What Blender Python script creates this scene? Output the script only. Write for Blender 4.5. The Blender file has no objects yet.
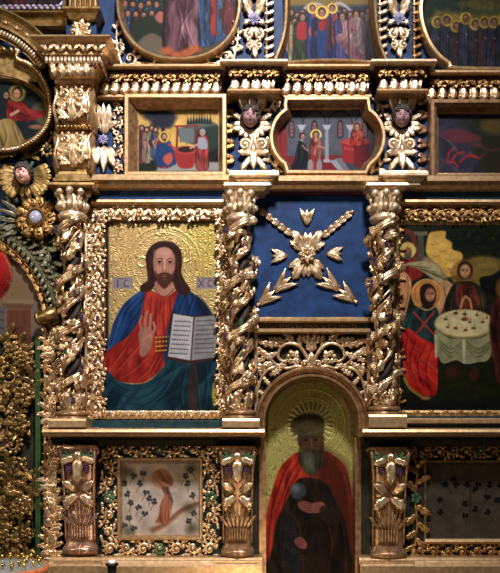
import bpy, bmesh, math, random
import numpy as np
from math import sin, cos, pi, radians as R
random.seed(7); np.random.seed(7)
U = 0.008            # metres per unit; the wall is measured in units of 8 mm
ZB = 0.50            # height of the lowest measured course above the floor
CAMD = 900.0         # viewing distance in units
EYE = 143.0          # eye height above the lowest course, units
scene = bpy.context.scene
COL = scene.collection

def kof(d): return (CAMD - d) / CAMD
def W(x, py, h, d=0.0):
    """measured (across, down, out-from-wall) -> world metres, d = how far the thing stands out"""
    k = kof(d)
    return (U*(250+(x-250)*k), -U*h, ZB+U*(EYE+(573-py-EYE)*k))

def lin(c):
    c = np.asarray(c, float)/255.0
    return np.where(c <= 0.04045, c/12.92, ((c+0.055)/1.055)**2.4)

# ------------------------------------------------------------------ mesh builder
class MB:
    def __init__(s): s.V = []; s.F = []; s.n = 0; s.S = []
    def add(s, v, f, smooth=True):
        v = np.asarray(v, float).reshape(-1, 3)
        s.V.append(v); s.F += [tuple(int(a)+s.n for a in q) for q in f]
        s.S += [smooth]*len(f); s.n += len(v)
    def merge(s, o):
        for v in o.V: s.V.append(v)
        s.F += [tuple(a+s.n for a in q) for q in o.F]; s.S += o.S; s.n += o.n

def empty_at(name, loc):
    o = bpy.data.objects.new(name, None); o.empty_display_size = .05
    o.location = loc; COL.objects.link(o); return o
def tag(o, label=None, cat=None, group=None, kind=None):
    if label: o['label'] = label
    if cat: o['category'] = cat
    if group: o['group'] = group
    if kind: o['kind'] = kind
    return o
def thing(name, label, cat, x, py, h=0, d=0, group=None):
    o = empty_at(name, W(x, py, h, d)); tag(o, label, cat, group, 'thing'); DEP[o.name] = d; return o
DEP = {}
def root_of(o):
    while o.parent: o = o.parent
    return o
def obj(name, mb, mat, parent=None, d=None, bevel=0):
    if d is None: d = DEP.get(root_of(parent).name, 0) if parent else 0
    V = np.concatenate(mb.V); k = kof(d)
    P = np.stack([U*(250+(V[:, 0]-250)*k), -U*V[:, 2], ZB+U*(EYE+(573-V[:, 1]-EYE)*k)], 1)
    if parent is not None:
        q = parent
        while q: P = P-np.array(q.location); q = q.parent
    me = bpy.data.meshes.new(name)
    me.from_pydata(P.tolist(), [], mb.F); 
    me.polygons.foreach_set('use_smooth', mb.S)
    bm = bmesh.new(); bm.from_mesh(me); bmesh.ops.recalc_face_normals(bm, faces=bm.faces)
    bm.to_mesh(me); bm.free(); me.update()
    me.materials.append(mat)
    o = bpy.data.objects.new(name, me); COL.objects.link(o)
    if parent is not None: o.parent = parent
    else:
        # origin at the bottom centre of a loose mesh
        mn, mx = P.min(0), P.max(0); c = np.array([(mn[0]+mx[0])/2, (mn[1]+mx[1])/2, mn[2]])
        P2 = P-c; me.vertices.foreach_set('co', P2.ravel()); me.update(); o.location = c.tolist()
    DEP[o.name] = d
    if bevel:
        m = o.modifiers.new('bevel', 'BEVEL'); m.width = bevel*U; m.segments = 2; m.limit_method = 'ANGLE'
    return o
def struct(name, mb, mat, d=0):
    o = obj(name, mb, mat, None, d); o['kind'] = 'structure'; return o

# ------------------------------------------------------------------ primitives (x, down, out)
def box(mb, x0, x1, y0, y1, h0, h1):
    v = [(x, y, h) for h in (h0, h1) for y in (y0, y1) for x in (x0, x1)]
    mb.add(v, [(0,1,3,2),(4,6,7,5),(0,4,5,1),(2,3,7,6),(0,2,6,4),(1,5,7,3)], False)
def ball(mb, c, r, nu=8, nv=6, n=None):
    if np.isscalar(r): r = (r, r, r)
    v = [(c[0], c[1], c[2]+r[2])]
    for i in range(1, nv):
        a = pi*i/nv
        for j in range(nu):
            b = 2*pi*j/nu
            v.append((c[0]+r[0]*sin(a)*cos(b), c[1]+r[1]*sin(a)*sin(b), c[2]+r[2]*cos(a)))
    v.append((c[0], c[1], c[2]-r[2])); f = []
    for j in range(nu): f.append((0, 1+j, 1+(j+1) % nu))
    for i in range(nv-2):
        for j in range(nu):
            a = 1+i*nu+j; b = 1+i*nu+(j+1) % nu; f.append((a, a+nu, b+nu, b))
    l = len(v)-1; s = 1+(nv-2)*nu
    for j in range(nu): f.append((l, s+(j+1) % nu, s+j))
    mb.add(v, f)
def norm(v): v = np.asarray(v, float); return v/(np.linalg.norm(v)+1e-9)
def tube(mb, pts, r, ns=7, flat=1.0, closed=False, up=(0, 0, 1)):
    pts = np.asarray(pts, float); n = len(pts)
    r = np.full(n, r) if np.isscalar(r) else np.interp(np.linspace(0, 1, n), np.linspace(0, 1, len(r)), r)
    T = np.gradient(pts, axis=0)
    if closed: T = np.roll(pts, -1, 0)-np.roll(pts, 1, 0)
    up = np.asarray(up, float); V = []
    for i in range(n):
        t = norm(T[i]); a = np.cross(t, up)
        if np.linalg.norm(a) < .1: a = np.cross(t, (1, 0, 0))
        a = norm(a); b = norm(np.cross(a, t))
        for j in range(ns):
            q = 2*pi*j/ns; V.append(pts[i]+r[i]*(cos(q)*a+sin(q)*b*flat))
    F = []
    m = n if closed else n-1
    for i in range(m):
        for j in range(ns):
            k = (i+1) % n
            F.append((i*ns+j, i*ns+(j+1) % ns, k*ns+(j+1) % ns, k*ns+j))
    if not closed: F.append(tuple(range(ns))[::-1]); F.append(tuple((n-1)*ns+j for j in range(ns)))
    mb.add(V, F)
def catmull(P, n=6, closed=False):
    P = np.asarray(P, float)
    Q = np.concatenate([P[-1:], P, P[:2]]) if closed else np.concatenate([2*P[:1]-P[1:2], P, 2*P[-1:]-P[-2:-1]])
    out = []
    for i in range(1, len(Q)-2):
        a, b, c, d = Q[i-1], Q[i], Q[i+1], Q[i+2]
        for t in np.arange(n)/n:
            out.append(.5*((2*b)+(c-a)*t+(2*a-5*b+4*c-d)*t*t+(3*b-a-3*c+d)*t**3))
    if not closed: out.append(Q[-2])
    return np.array(out)
VV = np.array([-1, -.72, -.36, 0, .36, .72, 1]); HH = np.array([0, .8, 1, .68, 1, .8, 0])
def leaf(mb, o, t, L, Wd, H, n=(0, 0, 1), lobes=3, bend=0., lift=0., curl=0., base=.4, cut=.36, pt=.8):
    """one carved leaf: grows from o along t, n is the outward normal"""
    o = np.asarray(o, float); t = norm(t); n = norm(n); s = norm(np.cross(n, t)); t = norm(np.cross(s, n))
    us = []; w = []; ev = []
    nl = max(lobes, 1); per = 4 if lobes > 0 else 8
    for i in range(nl*per+1):
        u = i/(nl*per); us.append(u)
        env = (base+(1-base)*sin(pi*min(1, u**.8))) if u < .45 else (base+(1-base)*1.0)*max(0, 1-((u-.45)/.55)**1.7)**pt
        ev.append(max(env, .05)); ph = (i % per)/per
        if lobes > 0: env *= 1-cut*(ph if i % per else (1 if i > 0 and i < nl*per else 0))**1.4
        w.append(env*Wd/2)
    us = np.array(us); ev = np.array(ev); w = np.array(w); w[-1] = max(w[-1], .02*Wd)
    a = bend*us; du = np.diff(us, prepend=0)*L
    c = np.cumsum(np.cos(a)*du); e = np.cumsum(np.sin(a)*du)
    hz = lift*L*us**1.5-curl*L*np.clip(us-.6, 0, 1)**2*2.5
    nv = 7; V = np.zeros((len(us), nv, 3))
    for j in range(nv):
        sw = abs(VV[j])*w*.45
        cc = c+np.cos(a)*sw-np.sin(a)*VV[j]*w; ee = e+np.sin(a)*sw+np.cos(a)*VV[j]*w
        hh = hz+H*HH[j]*np.clip(.2+ev, 0, 1)
        V[:, j] = o+cc[:, None]*t+ee[:, None]*s+hh[:, None]*n
    m = len(us); F = []
    for i in range(m-1):
        for j in range(nv-1):
            q = i*nv+j; F.append((q, q+1, q+nv+1, q+nv))
        F.append((i*nv, i*nv+nv, i*nv+2*nv-1, i*nv+nv-1))
    F.append(tuple(range(nv))); F.append(tuple((m-1)*nv+j for j in range(nv))[::-1])
    mb.add(V.reshape(-1, 3), F)
def spiral(mb, cx, cy, r, a0, dr=1, turns=1.4, h=3, th=2, leaves=5, ll=.8, n=14, ball_=True, lobes=2):
    N = int(n*turns)+1; P = []
    for i in range(N):
        t = i/(N-1); rr = r*(1-.84*t**.9); a = a0+dr*2*pi*turns*t
        P.append((cx+rr*cos(a), cy+rr*sin(a), h+t*th*1.2))
    tube(mb, P, [th, th*.9, th*.6, th*.45], 6)
    if ball_: ball(mb, (cx, cy, h+th*1.3), th*1.05, 7, 5)
    for i in range(leaves):
        t = (i+.4)/leaves*.62/turns; a = a0+dr*2*pi*turns*t; rr = r*(1-.84*t**.9)
        d = (cos(a+dr*.75), sin(a+dr*.75), 0)
        leaf(mb, (cx+rr*cos(a), cy+rr*sin(a), h-.6), d, r*ll*(1.1-.08*i), r*ll*.75, th*1.3, lobes=lobes, bend=-dr*.9 if i % 2 else -dr*.5, lift=.12)
def branch(mb, pts, h, r0, r1, nl, ll, side=0, lobes=3, terminal=True, lift=.15, wd=.55, curve=6):
    """stem with leaves on alternate sides and a terminal leaf"""
    P = catmull(np.array(pts, float), curve)
    if P.shape[1] == 2: P = np.column_stack([P, np.full(len(P), h)])
    tube(mb, P, [r0, r1], 6); N = len(P); T = np.gradient(P, axis=0)
    for i in range(nl):
        t = (i+.6)/nl; k = min(N-1, int(t*(N-1))); tt = norm(T[k])
        sd = side if side else (1 if i % 2 else -1)
        a = sd*.65; d = (tt[0]*cos(a)-tt[1]*sin(a), tt[0]*sin(a)+tt[1]*cos(a), 0)
        l = ll*(1-.35*t)
        leaf(mb, P[k]-np.array([0, 0, r0*.4]), d, l*1.2, l*wd*1.35, r0*1.5, lobes=lobes, bend=sd*.5, lift=lift)
    if terminal:
        leaf(mb, P[-1]-T[-1]*.1, T[-1], ll*.9, ll*.6, r0*1.3, lobes=lobes, lift=lift)
def rinceau(mb, p0, p1, width, h, unit=None, th=None, leaves=5, flip=1, bend=None):
    """scrolling foliage along a line (or along bend(s, off) -> x, y)"""
    p0 = np.array(p0, float); p1 = np.array(p1, float); L = np.linalg.norm(p1-p0)
    unit = unit or width*1.05; n = max(1, round(L/unit)); unit = L/n
    t = (p1-p0)/L; s = np.array([-t[1], t[0]]); th = (th or width*.09)*1.4; aa = math.atan2(t[1], t[0])
    r = min(width*.40, unit*.46)
    prev = None
    for i in range(n):
        sd = flip*(1 if i % 2 else -1)
        c = p0+t*unit*(i+.5)+s*sd*width*.04
        spiral(mb, c[0], c[1], r, aa+pi+sd*.3, sd, 1.35, h, th, leaves, 1.0)
        # linking stem and corner leaves
        e = c-t*r; st = p0+t*unit*i-s*sd*width*.3
        tube(mb, [(st[0], st[1], h), ((st[0]+e[0])/2, (st[1]+e[1])/2, h+th*.5), (e[0], e[1], h)], [th*.7, th], 5)
        for q, (dl, ds, da) in enumerate(((-.5, .42, .5), (.5, .42, 2.6), (.48, -.44, -2.5), (-.48, -.44, -.5))):
            b = c+t*unit*dl+s*width*ds*sd
            ang = aa+sd*da+random.uniform(-.2, .2)
            leaf(mb, (b[0]-cos(ang)*width*.1, b[1]-sin(ang)*width*.1, h-th*.5), (cos(ang), sin(ang), 0), width*.5, width*.34, th*1.4, lobes=2, bend=-sd*.6, lift=.25)
def leafrow(mb, p0, p1, L, Wd, H, h, ang=0., step=None, lobes=2, lift=.1, curl=0., bend=.3, alt=False, off=0):
    p0 = np.array(p0, float); p1 = np.array(p1, float); D = np.linalg.norm(p1-p0); t = (p1-p0)/D
    s = np.array([-t[1], t[0]]); step = step or Wd*.9; n = max(1, int(round(D/step)))
    for i in range(n):
        q = p0+t*D*(i+.5)/n; a = ang*(-1 if (alt and i % 2) else 1)
        d = s*cos(a)+t*sin(a); o = q-d*L*.5
        leaf(mb, (o[0], o[1], h), (d[0], d[1], 0), L, Wd, H, lobes=lobes, lift=lift, curl=curl, bend=bend*(-1 if (alt and i % 2) else 1), base=.6)
def beadrow(mb, p0, p1, r, h, step=None, rr=None):
    p0 = np.array(p0, float); p1 = np.array(p1, float); D = np.linalg.norm(p1-p0); n = max(1, int(D/(step or 2*r)))
    for i in range(n):
        q = p0+(p1-p0)*(i+.5)/n; ball(mb, (q[0], q[1], h), rr or r, 7, 6)
def moulding(mb, x0, x1, prof, hb=0, ret=None, retl=True, retr=True):
    """straight moulding: prof = [(down, out), ...] top to bottom; ret = base depth the returns fold back to"""
    V = []; n = len(prof)
    for side, x in ((-1, x0), (1, x1)):
        for (y, h) in prof:
            e = (h-ret) if ret is not None and ((side < 0 and retl) or (side > 0 and retr)) else 0
            V.append((x+side*e, y, h))
    F = [(i, i+1, n+i+1, n+i) for i in range(n-1)]
    b = len(V)
    for side, x in ((-1, x0), (1, x1)):
        for (y, h) in prof:
            e = (h-ret) if ret is not None and ((side < 0 and retl) or (side > 0 and retr)) else 0
            V.append((x+side*e, y, hb))
    F += [(b+i, b+n+i, b+n+i+1, b+i+1) for i in range(n-1)]
    for k in (0, n): F += [(k+i, b+k+i, b+k+i+1, k+i+1) for i in range(n-1)]
    F += [(0, n, b+n, b), (n-1, b+n-1, b+2*n-1, 2*n-1)]
    mb.add(V, F, False)
def offset(P, d, closed=True):
    P = np.asarray(P, float); n = len(P)
    nx = np.roll(P, -1, 0); pv = np.roll(P, 1, 0)
    if not closed: nx[-1] = 2*P[-1]-P[-2]; pv[0] = 2*P[0]-P[1]
    a = P-pv; b = nx-P
    a /= np.linalg.norm(a, axis=1)[:, None]; b /= np.linalg.norm(b, axis=1)[:, None]
    na = np.stack([-a[:, 1], a[:, 0]], 1); nb = np.stack([-b[:, 1], b[:, 0]], 1)
    m = na+nb; m /= np.linalg.norm(m, axis=1)[:, None]
    k = np.clip((m*na).sum(1), .45, 1)
    return P+m*(d/k)[:, None]
def sweep(mb, P, prof, closed=True, smooth=False, hb=None):
    """profile [(inset, out)...] carried round outline P (clockwise as seen on the wall: inset goes inwards)"""
    R_ = [np.column_stack([offset(P, d, closed), np.full(len(P), h)]) for d, h in prof]
    n = len(P); V = np.concatenate(R_); F = []; m = len(prof)
    for i in range(m-1):
        for j in range(n if closed else n-1):
            k = (j+1) % n; F.append((i*n+j, i*n+k, (i+1)*n+k, (i+1)*n+j))
    # close the back
    for j in range(n if closed else n-1):
        k = (j+1) % n; F.append(((m-1)*n+j, (m-1)*n+k, k, j))
    if not closed:
        F.append(tuple(i*n for i in range(m))); F.append(tuple(i*n+n-1 for i in range(m))[::-1])
    mb.add(V, F, smooth)
def sweep_rect(mb, x0, y0, x1, y1, prof, k):
    """rectangular frame whose four limbs (left, top, right, bottom) have their own widths"""
    V = []
    for d, h in prof: V += [(x0+d*k[0], y0+d*k[1], h), (x1-d*k[2], y0+d*k[1], h), (x1-d*k[2], y1-d*k[3], h), (x0+d*k[0], y1-d*k[3], h)]
    m = len(prof); F = [(i*4+j, i*4+(j+1) % 4, ((i+1) % m)*4+(j+1) % 4, ((i+1) % m)*4+j) for i in range(m) for j in range(4)]
    mb.add(V, F, False)
def rect(x0, y0, x1, y1): return [(x0, y0), (x1, y0), (x1, y1), (x0, y1)]
def ellp(cx, cy, rx, ry, n=64, a0=0, a1=2*pi, end=False, p=2.0):
    a = np.linspace(a0, a1, n, endpoint=end)
    f = lambda c: np.sign(c)*np.abs(c)**(2/p)
    return np.stack([cx+rx*f(np.cos(a)), cy+ry*f(np.sin(a))], 1)
def prism(mb, P, h0, h1):
    n = len(P); V = [(p[0], p[1], h0) for p in P]+[(p[0], p[1], h1) for p in P]
    mb.add(V, [tuple(range(n))[::-1], tuple(range(n, 2*n))]+[(i, (i+1) % n, n+(i+1) % n, n+i) for i in range(n)], False)
def floorpy(d): return 430+205.5/kof(d)
def lathe(mb, cx, cz, prof, ns=20, axis='y', a0=0, a1=2*pi, f=1.0):
    """turned shape about a vertical axis at (cx, out=cz); prof=[(down, radius)...]"""
    full = abs(a1-a0-2*pi) < 1e-6; m = ns if full else ns+1
    V = []
    for (y, r) in prof:
        for j in range(m):
            a = a0+(a1-a0)*j/ns; V.append((cx+r*cos(a), y, cz+f*r*sin(a)))
    F = []
    for i in range(len(prof)-1):
        for j in range(ns):
            k = (j+1) % m if full else j+1; F.append((i*m+j, i*m+k, (i+1)*m+k, (i+1)*m+j))
    F.append(tuple(range(m))); F.append(tuple((len(prof)-1)*m+j for j in range(m))[::-1])
    mb.add(V, F)
def rosette(mb, cx, cy, r, h, petals=8, layers=2, H=2.5, center=True, lobes=1, a0=0.):
    for l in range(layers):
        for i in range(petals):
            a = a0+2*pi*(i+.5*l)/petals; rr = r*(1-.3*l)
            leaf(mb, (cx+cos(a)*r*.12, cy+sin(a)*r*.12, h+l*H*.5), (cos(a), sin(a), 0), rr*.9, 2*pi*rr/petals*.85, H, lobes=lobes, lift=.18, base=.4, cut=.3)
    if center: ball(mb, (cx, cy, h+H*layers*.6), (r*.24, r*.24, H), 10, 6)
def grapes(mb, c, s, n=(0, 0, 1), k=12, down=(0, 1, 0)):
    n = norm(n); down = norm(down); sd = norm(np.cross(n, down)); c = np.asarray(c, float)
    rows = [3, 3, 3, 2, 1] if k > 9 else [3, 2, 2, 1]
    for i, m in enumerate(rows):
        for j in range(m):
            p = c+down*s*(i-1.5)*.62+sd*s*.68*(j-(m-1)/2)+n*(s*.35*(1-abs(j-(m-1)/2)*.5)+random.uniform(0, .2)*s)
            ball(mb, p, s*.42, 7, 5)

# ------------------------------------------------------------------ materials
def nt(name):
    m = bpy.data.materials.new(name); m.use_nodes = True; t = m.node_tree; b = t.nodes['Principled BSDF']
    return m, t, b
def noise_mix(t, c1, c2, scale, det=4, lo=.35, hi=.65, vec=None):
    tc = t.nodes.new('ShaderNodeTexCoord'); n = t.nodes.new('ShaderNodeTexNoise'); n.inputs['Scale'].default_value = scale
    n.inputs['Detail'].default_value = det; t.links.new(tc.outputs['Object'], n.inputs['Vector'])
    mr = t.nodes.new('ShaderNodeMapRange'); mr.inputs[1].default_value = lo; mr.inputs[2].default_value = hi
    t.links.new(n.outputs['Fac'], mr.inputs[0])
    mx = t.nodes.new('ShaderNodeMix'); mx.data_type = 'RGBA'
    mx.inputs[6].default_value = (*lin(c1), 1); mx.inputs[7].default_value = (*lin(c2), 1)
    t.links.new(mr.outputs[0], mx.inputs[0]); return mx.outputs[2], n, tc
def add_bump(t, b, scale, dist, strength=.5, tc=None, det=3):
    n = t.nodes.new('ShaderNodeTexNoise'); n.inputs['Scale'].default_value = scale; n.inputs['Detail'].default_value = det
    if tc: t.links.new(tc.outputs['Object'], n.inputs['Vector'])
    bp = t.nodes.new('ShaderNodeBump'); bp.inputs['Strength'].default_value = strength; bp.inputs['Distance'].default_value = dist
    t.links.new(n.outputs['Fac'], bp.inputs['Height']); t.links.new(bp.outputs[0], b.inputs['Normal'])
def gilt(name, c1, c2, rough=.36, metal=.8, scale=22, bump=.5):
    m, t, b = nt(name); o, n, tc = noise_mix(t, c1, c2, scale)
    t.links.new(o, b.inputs['Base Color']); b.inputs['Metallic'].default_value = metal
    b.inputs['Roughness'].default_value = rough; add_bump(t, b, 160, .0022, bump, tc); return m
def paint(name, c1, c2, rough=.55, scale=12, spec=.18, bump=.2):
    m, t, b = nt(name); o, n, tc = noise_mix(t, c1, c2, scale)
    t.links.new(o, b.inputs['Base Color']); b.inputs['Roughness'].default_value = rough
    b.inputs['Specular IOR Level'].default_value = spec; add_bump(t, b, 70, .002, bump, tc); return m
M = {}
M['gold'] = gilt('pale_gilding', (226, 196, 154), (176, 138, 94), .31)
M['rail'] = gilt('smooth_gilding', (204, 170, 124), (172, 136, 92), .38, .75, 30, .1)
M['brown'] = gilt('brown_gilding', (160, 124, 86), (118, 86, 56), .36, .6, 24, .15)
M['deep'] = gilt('deep_gilding', (180, 140, 84), (120, 84, 46), .38)
M['copper'] = gilt('reddish_gilding', (200, 160, 134), (148, 108, 84), .28)
M['silver'] = gilt('tarnished_silver_gilding', (104, 98, 76), (54, 56, 38), .4)
M['oldgold'] = gilt('dull_old_gilding', (160, 130, 78), (112, 86, 46), .42)
M['cream'] = gilt('cream_gilding', (224, 202, 170), (186, 154, 112), .38, .65)
M['blue'] = paint('blue_painted_wood', (20, 50, 88), (12, 34, 66), .5)
M['teal'] = paint('dark_teal_painted_wood', (22, 50, 54), (14, 34, 40), .5)
M['darkwood'] = paint('dark_green_brown_painted_wood', (40, 38, 24), (24, 22, 16), .6)
M['green'] = paint('green_painted_wood', (38, 66, 26), (24, 44, 18), .5)
M['greenleaf'] = paint('green_glazed_leaf', (70, 96, 64), (40, 62, 44), .35)
M['umber'] = paint('umber_gap_shade', (44, 30, 20), (28, 20, 14), .6)  # stands in for the shade in the gaps of the columns
M['wine'] = paint('dark_wine_glaze', (74, 34, 46), (46, 22, 34), .4)
M['purple'] = paint('purple_grape_glaze', (78, 50, 70), (40, 28, 44), .25, 30)
M['lilac'] = paint('lilac_glazed_rosette', (164, 156, 176), (104, 98, 136), .35, 40)
M['skin'] = paint('painted_flesh', (212, 160, 142), (192, 132, 116), .45, 20)
M['skindim'] = paint('painted_dusky_flesh', (166, 128, 124), (130, 98, 100), .5, 20)
M['hair'] = paint('painted_grey_brown_hair', (78, 68, 60), (46, 40, 38), .45, 40)
M['stone'] = paint('floor_stone', (120, 108, 92), (84, 76, 66), .5, 3)
M['dark'] = paint('dark_iron', (30, 26, 24), (16, 14, 14), .5, 20)
M['wax'] = paint('white_wax', (240, 236, 226), (224, 216, 200), .5, 20)
M['sand'] = paint('grey_sand', (150, 150, 142), (104, 104, 100), .9, 120)
M['clay'] = paint('orange_enamel_rim', (206, 120, 74), (180, 96, 56), .4, 20)
M['brass'] = gilt('brass', (214, 184, 96), (170, 134, 60), .28, .95)
M['bronze'] = gilt('bronze', (142, 112, 62), (86, 66, 36), .36, .8)
m, t, b = nt('red_glass'); b.inputs['Base Color'].default_value = (.75, .03, .03, 1); b.inputs['Transmission Weight'].default_value = .75
b.inputs['Roughness'].default_value = .08; M['redglass'] = m
m, t, b = nt('clear_crystal'); b.inputs['Base Color'].default_value = (.38, .38, .48, 1); b.inputs['Transmission Weight'].default_value = .35
b.inputs['Roughness'].default_value = .1; M['crystal'] = m
# picture material: colour, gilding and tooling are stored with the painted surface itself
m, t, b = nt('icon_tempera')
a = t.nodes.new('ShaderNodeAttribute'); a.attribute_name = 'paint'; t.links.new(a.outputs['Color'], b.inputs['Base Color'])
a2 = t.nodes.new('ShaderNodeAttribute'); a2.attribute_name = 'leafing'; t.links.new(a2.outputs['Fac'], b.inputs['Metallic'])
b.inputs['Roughness'].default_value = .5; b.inputs['Specular IOR Level'].default_value = .08
tc = t.nodes.new('ShaderNodeTexCoord'); add_bump(t, b, 90, .001, .25, tc); M['icon'] = m
# ------------------------------------------------------------------ picture painting (brush strokes laid on a fine panel mesh)
def vnoise(X, Y, sc, seed=0):
    rs = np.random.RandomState(seed); G = rs.rand(64, 64)
    x = X/sc; y = Y/sc; xi = np.floor(x).astype(int); yi = np.floor(y).astype(int); fx = x-xi; fy = y-yi
    fx = fx*fx*(3-2*fx); fy = fy*fy*(3-2*fy); g = lambda a, b: G[b % 64, a % 64]
    return (g(xi, yi)*(1-fx)+g(xi+1, yi)*fx)*(1-fy)+(g(xi, yi+1)*(1-fx)+g(xi+1, yi+1)*fx)*fy
class Cv:
    def __init__(s, x0, y0, x1, y1, sc, bg, metal=0):
        s.x0, s.y0, s.x1, s.y1, s.sc = x0, y0, x1, y1, sc
        w = int((x1-x0)*sc)+1; h = int((y1-y0)*sc)+1; s.w, s.h = w, h
        s.X, s.Y = np.meshgrid(np.linspace(x0, x1, w), np.linspace(y0, y1, h))
        s.c = np.zeros((h, w, 3))+np.array(bg, float); s.m = np.zeros((h, w))+metal; s.e = np.zeros((h, w)); s.metal = metal
    def win(s, xa, ya, xb, yb):
        kx = (s.w-1)/(s.x1-s.x0); ky = (s.h-1)/(s.y1-s.y0)
        i0 = max(0, int((ya-s.y0)*ky)-1); i1 = min(s.h, int((yb-s.y0)*ky)+2); j0 = max(0, int((xa-s.x0)*kx)-1); j1 = min(s.w, int((xb-s.x0)*kx)+2)
        return slice(i0, max(i0, i1)), slice(j0, max(j0, j1))
    def put(s, w, mask, col, a=1, metal=None, emb=0):
        mask = np.clip(mask, 0, 1)*a
        s.c[w] = s.c[w]*(1-mask[..., None])+np.array(col, float)*mask[..., None]
        if metal is not None: s.m[w] = s.m[w]*(1-mask)+metal*mask
        if metal is not None and metal < .3: s.e[w] = s.e[w]*(1-mask)
        if emb: s.e[w] += emb*mask
    def ell(s, cx, cy, rx, ry, col, soft=.15, a=1, rot=0, metal=0):
        r = max(rx, ry)*(1+soft)+1; w = s.win(cx-r, cy-r, cx+r, cy+r); X = s.X[w]-cx; Y = s.Y[w]-cy
        if X.size == 0: return
        c, q = cos(rot), sin(rot); d = np.sqrt(((X*c+Y*q)/rx)**2+((-X*q+Y*c)/ry)**2)
        sf = max(soft, .5/min(rx, ry)); s.put(w, (1+sf-d)/(2*sf), col, a, metal)
    def ring(s, cx, cy, r, wd, col, a=1, metal=None, emb=0):
        w = s.win(cx-r-wd, cy-r-wd, cx+r+wd, cy+r+wd); d = np.abs(np.hypot(s.X[w]-cx, s.Y[w]-cy)-r)
        s.put(w, (wd/2+.4-d)/.8, col, a, metal, emb)
    def sd(s, w, P):
        X = s.X[w]; Y = s.Y[w]; ins = np.zeros(X.shape, bool); D = np.full(X.shape, 1e9); n = len(P)
        for i in range(n):
            x1, y1 = P[i]; x2, y2 = P[(i+1) % n]
            if y1 != y2:
                k = ((y1 > Y) != (y2 > Y)) & (X < (x2-x1)*(Y-y1)/(y2-y1)+x1); ins ^= k
            dx, dy = x2-x1, y2-y1; L = dx*dx+dy*dy+1e-9; tt = np.clip(((X-x1)*dx+(Y-y1)*dy)/L, 0, 1)
            D = np.minimum(D, np.hypot(X-x1-tt*dx, Y-y1-tt*dy))
        return np.where(ins, D, -D)
    def poly(s, P, col, soft=.5, a=1, smooth=True, metal=0, mod=None):
        P = np.array(P, float)
        if smooth: P = catmull(P, 4, True)
        mn = P.min(0)-soft-1; mx = P.max(0)+soft+1; w = s.win(mn[0], mn[1], mx[0], mx[1])
        if s.X[w].size == 0: return
        d = s.sd(w, P); mask = np.clip((d+soft)/(2*soft), 0, 1)
        s.put(w, mask, col, a, metal); return w, mask
    def line(s, P, wd, col, a=1, soft=.4, smooth=True, metal=None, emb=0, taper=False):
        P = np.array(P, float)
        if smooth and len(P) > 2: P = catmull(P, 4)
        mn = P.min(0)-wd-soft; mx = P.max(0)+wd+soft; w = s.win(mn[0], mn[1], mx[0], mx[1])
        if s.X[w].size == 0: return
        X = s.X[w]; Y = s.Y[w]; D = np.full(X.shape, 1e9); n = len(P)
        for i in range(n-1):
            x1, y1 = P[i]; x2, y2 = P[i+1]; dx, dy = x2-x1, y2-y1; L = dx*dx+dy*dy+1e-9
            tt = np.clip(((X-x1)*dx+(Y-y1)*dy)/L, 0, 1); wl = wd*(1-.7*abs((i+tt)/(n-1)*2-1)) if taper else wd
            D = np.minimum(D, np.hypot(X-x1-tt*dx, Y-y1-tt*dy)-wl/2)
        s.put(w, (soft-D)/(2*soft), col, a, metal, emb)
    def folds(s, region, lines, dark, light, wd=1.6, a=.6):
        """drapery folds: a dark stroke with a light one beside it, kept inside region"""
        save = s.c.copy(); m0 = s.m.copy()
        F_ = [norm(np.array(L[-1], float)-np.array(L[0], float)) for L in lines]; dv = F_[0]
        for q in F_[1:]: dv = dv+(q if np.dot(q, dv) > 0 else -q)
        dv = norm(dv); al = s.X*dv[0]+s.Y*dv[1]; ac = -s.X*dv[1]+s.Y*dv[0]
        P0 = np.array(region, float); wd_ = max(2.2, min(6, (P0.max(0)-P0.min(0)).min()/4)); n_ = vnoise(ac+al*.12+3*vnoise(s.X, s.Y, 14, 6)*wd_*.3, al*.22, wd_*.75, 11)
        k_ = np.clip((n_-.5)*2.4, -1, 1)[..., None]; a2 = .8
        s.c = np.where(k_ > 0, s.c*(1-k_*a2*.6)+np.array(light, float)*k_*a2*.6, s.c*(1+k_*a2)-np.array(dark, float)*k_*a2)
        for L in lines:
            L = np.array(L, float); s.line(L, wd, dark, a, .8, taper=True, metal=0); s.line(L+np.array([wd*.9, 0]), wd*.8, light, a*.8, .8, taper=True, metal=0)
        mn = np.array(region).min(0); mx = np.array(region).max(0)
        P = catmull(np.array(region, float), 4, True); w = (slice(0, s.h), slice(0, s.w)); d = s.sd(w, P)
        k = np.clip(d+.5, 0, 1)[..., None]; s.c = save*(1-k)+s.c*k; s.m = m0*(1-k[..., 0])+s.m*k[..., 0]
    def grain(s, amp=.08, sc=6, seed=1, only=None):
        n = vnoise(s.X, s.Y, sc, seed)*.6+vnoise(s.X, s.Y, sc*.4, seed+1)*.4; n = 1+(n-.5)*2*amp
        k = n[..., None]; s.c = s.c*k if only is None else s.c*(1+(k-1)*only[..., None])
    def tooled(s, mask=None, sc=7, emb=.5, seed=3):
        """scrolled tooling pressed into the gold ground"""
        k = s.m > .35; n1 = vnoise(s.X, s.Y, sc, seed); n2 = vnoise(s.X, s.Y, sc, seed+5)
        p = np.abs(np.sin((n1*3+n2*2)*2*pi)); s.e += np.where(k, (p-.5)*emb, 0)
        s.c *= np.where(k, .82+.3*p, 1)[..., None]
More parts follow.
